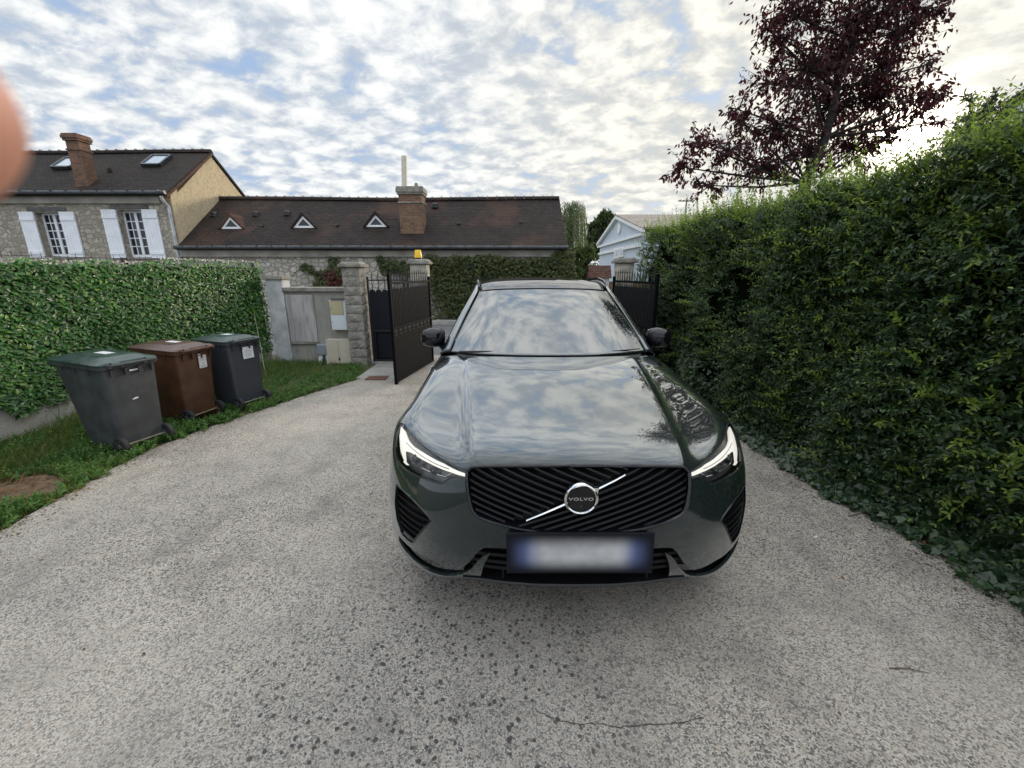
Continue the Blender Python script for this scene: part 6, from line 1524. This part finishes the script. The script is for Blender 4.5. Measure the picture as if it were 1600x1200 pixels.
# side windows (dark tumblehome sheet), flanks, tail
for sg in (-1, 1):
    by = [1.78, 2.3, 3.1, 3.8, 4.35, 4.5]; C = []
    for q in outer:                          # the glass sheet meets the pillar and roof edge all the way round
        b_ = (float(np.interp(q[1] - .01, by, [.868, .872, .872, .862, .82, .80])), q[1] - .01, float(np.interp(q[1], by, [1.04, 1.065, 1.085, 1.105, 1.135, 1.14])))
        t_ = (q[0] - .006, q[1] + .004, q[2] + .012); h_ = .02 * min(1, (q[2] - 1.05) * 3); C.append([b_, tuple((a + c_) / 2 + d for a, c_, d in zip(b_, t_, (h_, 0, 0))), t_])
    CC = np.array(C) * np.array([sg, 1, 1]); patch('side_window', CC, 40, 12, 'side_glass', CAR, False, .006, flip=(sg > 0))
    # flank with wheel openings
    ny_, nz_ = 240, 60; yy = np.linspace(.74, 4.60, ny_); zz_ = np.linspace(.26, 1.0, nz_); YY, ZZ = np.meshgrid(yy, zz_, indexing='ij')
    prof = np.interp(ZZ, [.26, .34, .45, .6, .75, .88, .94, 1.0], [.885, .915, .94, .945, .945, .935, .915, .885]); XX = prof - .05 * np.clip((YY - 3.9) / .7, 0, 1) ** 2 - .012 * np.exp(-((ZZ - .55) / .1) ** 2) * np.clip((YY - 1.4) * 3, 0, 1) * np.clip((3.3 - YY) * 3, 0, 1)
    top_z = np.interp(YY, [.74, 1.0, 1.3, 1.6, 1.85, 3.1, 3.8, 4.35, 4.6], [.80, .87, .90, .94, 1.06, 1.085, 1.105, 1.14, 1.12]); ZZ2 = .26 + (ZZ - .26) / .74 * (top_z - .26)
    XX = XX * 0 + np.interp((ZZ - .26) / .74, [0, .11, .26, .46, .66, .84, .92, 1.0], [.885, .915, .94, .945, .946, .938, .915, .872]) - .07 * np.clip((YY - 3.7) / .9, 0, 1) ** 2
    XX = np.where(YY < 1.7, np.minimum(XX, .944) * 1.0 + .0 + (np.interp((ZZ - .26) / .74, [0, .8, 1], [0, 0, .070])) * np.clip((1.85 - YY) / .15, 0, 1), XX)
    wr = .375; cells = np.ones((ny_ - 1, nz_ - 1), bool); cyc = (YY[:-1, :-1] + YY[1:, 1:]) / 2; czc = (ZZ2[:-1, :-1] + ZZ2[1:, 1:]) / 2
    for wy in (.885, 3.75):
        # snap the grid to the wheel arch circle
        dy, dz = YY - wy, ZZ2 - .36; rr_ = np.hypot(dy, dz); kk = (abs(rr_ - wr) < .009); YY = np.where(kk, wy + dy / rr_ * wr, YY); ZZ2 = np.where(kk, .36 + dz / rr_ * wr, ZZ2)
    cyc = (YY[:-1, :-1] + YY[1:, 1:] + YY[1:, :-1] + YY[:-1, 1:]) / 4; czc = (ZZ2[:-1, :-1] + ZZ2[1:, 1:] + ZZ2[1:, :-1] + ZZ2[:-1, 1:]) / 4
    for wy in (.885, 3.75): cells &= np.hypot(cyc - wy, czc - .36) > wr
    Pq = np.stack([XX * sg, YY, ZZ2], -1).reshape(-1, 3); ii, jj = np.nonzero(cells); a = ii * nz_ + jj; F_ = np.stack([a, a + nz_, a + nz_ + 1, a + 1], -1)
    if sg < 0: F_ = F_[:, ::-1]
    o = npmesh('flank', Pq, F_, 'car_paint', CAR, True); solid(o, .012)
    mb = MB()
    for y_ in (1.93, 3.02): mb.tube([(sg * .905, y_ + .05, 1.02), (sg * .951, y_, .80), (sg * .949, y_, .50), (sg * .93, y_ + .01, .36)], .0028, 5)
    mb.build('door_line', 'matte_black', o)
    for y_ in (2.75, 3.55):
        mb = MB(); mb.tube([(sg * .945, y_ - .10, .93), (sg * .972, y_ - .07, .935), (sg * .972, y_ + .07, .94), (sg * .945, y_ + .10, .94)], .011, 6, flat=.7); mb.build('door_handle', 'car_paint', o, smooth=True)
    # arch trim and liner
    mb = MB()
    for wy in (.885, 3.75):
        arc = [Vector((sg * .946, wy + math.cos(t) * .385, .36 + math.sin(t) * .385)) for t in np.linspace(-.28, math.pi + .28, 30)]
        arc = [p for p in arc if p.z > .30 and not (wy < 1 and p.y < .92)]
        mb.tube(arc, .014, 6)
    mb.build('arch_trim', 'satin_black', o, smooth=True)
mb = MB()
for sg in (-1, 1):
    for wy in (.885, 3.75): mb.lathe([(.38, 0), (.38, -.28), (.05, -.28)], (sg * .93, wy, .37), axis='X', n=28) if sg > 0 else mb.lathe([(.38, 0), (.38, .28), (.05, .28)], (sg * .93, wy, .37), axis='X', n=28)
mb.build('wheel_housing', 'matte_black', CAR)
tail = [[(0, 4.40, 1.54), (.30, 4.40, 1.53), (.50, 4.38, 1.50), (.58, 4.34, 1.45)], [(0, 4.60, 1.15), (.40, 4.60, 1.15), (.70, 4.55, 1.14), (.80, 4.42, 1.12)],
        [(0, 4.66, .95), (.45, 4.66, .95), (.78, 4.60, .95), (.868, 4.48, .95)], [(0, 4.70, .65), (.45, 4.70, .65), (.80, 4.63, .65), (.872, 4.52, .65)], [(0, 4.66, .32), (.45, 4.66, .32), (.78, 4.6, .32), (.83, 4.5, .30)]]
patch('tail_body', tail, 40, 30, 'car_paint', CAR, thick=.01, flip=True)
mb = MB()
mb.prism([(-.50, 4.43, 1.50), (.50, 4.43, 1.50), (.62, 4.575, 1.17), (-.62, 4.575, 1.17)], (0, .012, .006)); mb.build('rear_window', 'side_glass', CAR)
for sg in (-1, 1): mb = MB(); mb.tube([(sg * .62, 4.44, 1.40), (sg * .70, 4.56, 1.12), (sg * .80, 4.60, .98), (sg * .60, 4.66, .93)], .03, 8); mb.build('tail_light', 'red_vine', CAR, smooth=True)
mb = MB(); mb.b2((-.66, .45, .24), (.66, 4.45, .30)); mb.b2((-.60, .30, .31), (.60, 1.5, .86)); mb.b2((-.60, 1.5, .30), (.60, 4.35, .95)); mb.build('underbody', 'matte_black', CAR)
# cabin interior
mb = MB(); mb.b2((-.68, 1.70, .96), (.68, 2.05, 1.06)); mb.build('dashboard', 'satin_black', CAR, bevel=.03)
mb = MB()
for x in (-.36, .36): mb.box((x, 2.95, 1.05), (.46, .14, .55), rx=R(-14)); mb.box((x, 3.03, 1.40), (.26, .10, .17), rx=R(-14))
mb.build('seats', 'satin_black', CAR, bevel=.04)
mb = MB(); mb.tube([Vector((.36 + math.cos(t) * .17, 2.32 + math.sin(t) * .06, 1.02 + math.sin(t) * .16)) for t in np.linspace(0, 6.283, 24)[:-1]], .014, 8, closed=True); mb.build('steering_wheel', 'satin_black', CAR, smooth=True)
mb = MB(); mb.prism([(-.66, 1.51, 1.098), (.66, 1.51, 1.098), (.76, 1.76, 1.088), (-.76, 1.76, 1.088)], (0, .0, -.03)); mb.build('cowl', 'satin_black', CAR)
for x0_, x1_, y0_, y1_ in ((-.70, -.25, 1.66, 1.575), (.30, .72, 1.58, 1.69)):
    mb = MB(); mb.tube([(x0_, y0_ - .02, 1.115), ((x0_ + x1_) / 2, (y0_ + y1_) / 2 - .02, 1.125), (x1_, y1_, 1.130)], [.009, .006, .004], 6); mb.build('wiper', 'satin_black', CAR, smooth=True)
# wheels
for sg in (-1, 1):
    for wy in (.885, 3.75):
        mb = MB(); r_ = .362; mb.lathe([(.25, -.11), (.30, -.118), (.335, -.118), (r_ - .006, -.10), (r_, -.07), (r_, .07), (r_ - .006, .10), (.335, .118), (.30, .118), (.25, .11)], (sg * .82, wy, .362), axis='X', n=48)
        wh = empty('wheel', (0, 0, 0)); wh.parent = CAR; mb.build('tyre', 'tyre_rubber', wh, smooth=True)
        mb = MB(); mb.lathe([(.25, -.11), (.245, .0), (.25, .10), (.262, .112), (.262, .104)], (sg * .82, wy, .362), axis='X', n=40); mb.lathe([(.0, sg * .085), (.045, sg * .085), (.06, sg * .07)], (sg * .82, wy, .362), axis='X', n=20)
        for k in range(5):
            for dd in (-.12, .12):
                a_ = k * 1.2566 + .3; mb.tube([(sg * .895, wy + math.cos(a_) * .04, .362 + math.sin(a_) * .04), (sg * .905, wy + math.cos(a_ + dd) * .15, .362 + math.sin(a_ + dd) * .15), (sg * .912, wy + math.cos(a_ + dd * 1.3) * .255, .362 + math.sin(a_ + dd * 1.3) * .255)], [.018, .014, .012], 6, flat=.6)
        mb.build('rim', 'rim_metal', wh, smooth=True)
# door mirrors
for sg in (-1, 1):
    rings = []
    for t, hw, hz, y_, zc_ in ((0, .055, .05, 0, 0), (.12, .085, .072, -.012, .002), (.35, .100, .082, -.03, .004), (.6, .098, .080, -.035, .004), (.85, .080, .066, -.022, .0), (1.0, .040, .035, .0, -.004)):
        x = .865 + .195 * t; ring_ = []
        for k in range(20):
            a_ = 2 * math.pi * k / 20; cxx, szz = math.cos(a_), math.sin(a_); e = .72
            ring_.append((sg * x, 1.98 + y_ + math.copysign(abs(cxx) ** e, cxx) * hw * .82, 1.178 + zc_ + math.copysign(abs(szz) ** e, szz) * hz))
        rings.append(ring_ if sg > 0 else ring_[::-1])
    mb = MB(); loft(mb, rings); MR = mb.build('side_mirror', 'gloss_black', CAR, smooth=True, sharp=60)
    mb = MB(); mb.tube([(sg * .82, 2.03, 1.04), (sg * .87, 2.0, 1.085), (sg * .91, 1.985, 1.13)], [.045, .035, .03], 10, flat=.6); mb.build('mirror_arm', 'gloss_black', MR, smooth=True)
    mb = MB(); mb.box((sg * .965, 2.062, 1.18), (.15, .006, .105)); mb.build('mirror_glass', 'chrome', MR, bevel=.002)

# ================================================================== FINGER over the edge of the lens
FG = empty('finger', (0, 0, 0)); tag(FG, 'blurred pink fingertip reaching in at the left edge close to the lens', 'finger')
d0 = ray(-116, 158); base_p = Vector((0, 0, CAMH)) + d0 * .026
mb = MB(); ax_ = Vector((-1, .10, .05)).normalized(); L_ = .060
tipc = base_p
pts = []; rs = []
for t, r_ in ((0.0, .0008), (.03, .0034), (.08, .0050), (.16, .0060), (.30, .0065), (.45, .0066), (.6, .0062), (.8, .0068), (1.0, .0072)):
    pts.append(tipc + Vector((.0026, 0, 0)) + ax_ * (L_ * t)); rs.append(r_ * 1.35)
mb.tube(pts, rs, 24); fo = mb.build('finger_skin', 'skin', FG, smooth=True, sharp=80)
md = fo.modifiers.new('sub', 'SUBSURF'); md.levels = 1; md.render_levels = 1
mb = MB(); nc = tipc + ax_ * (L_ * .24) + Vector((0, .0054, .0006)); mb.box(nc, (.009, .0008, .0055)); mb.build('nail', 'nail', FG, bevel=.0003)
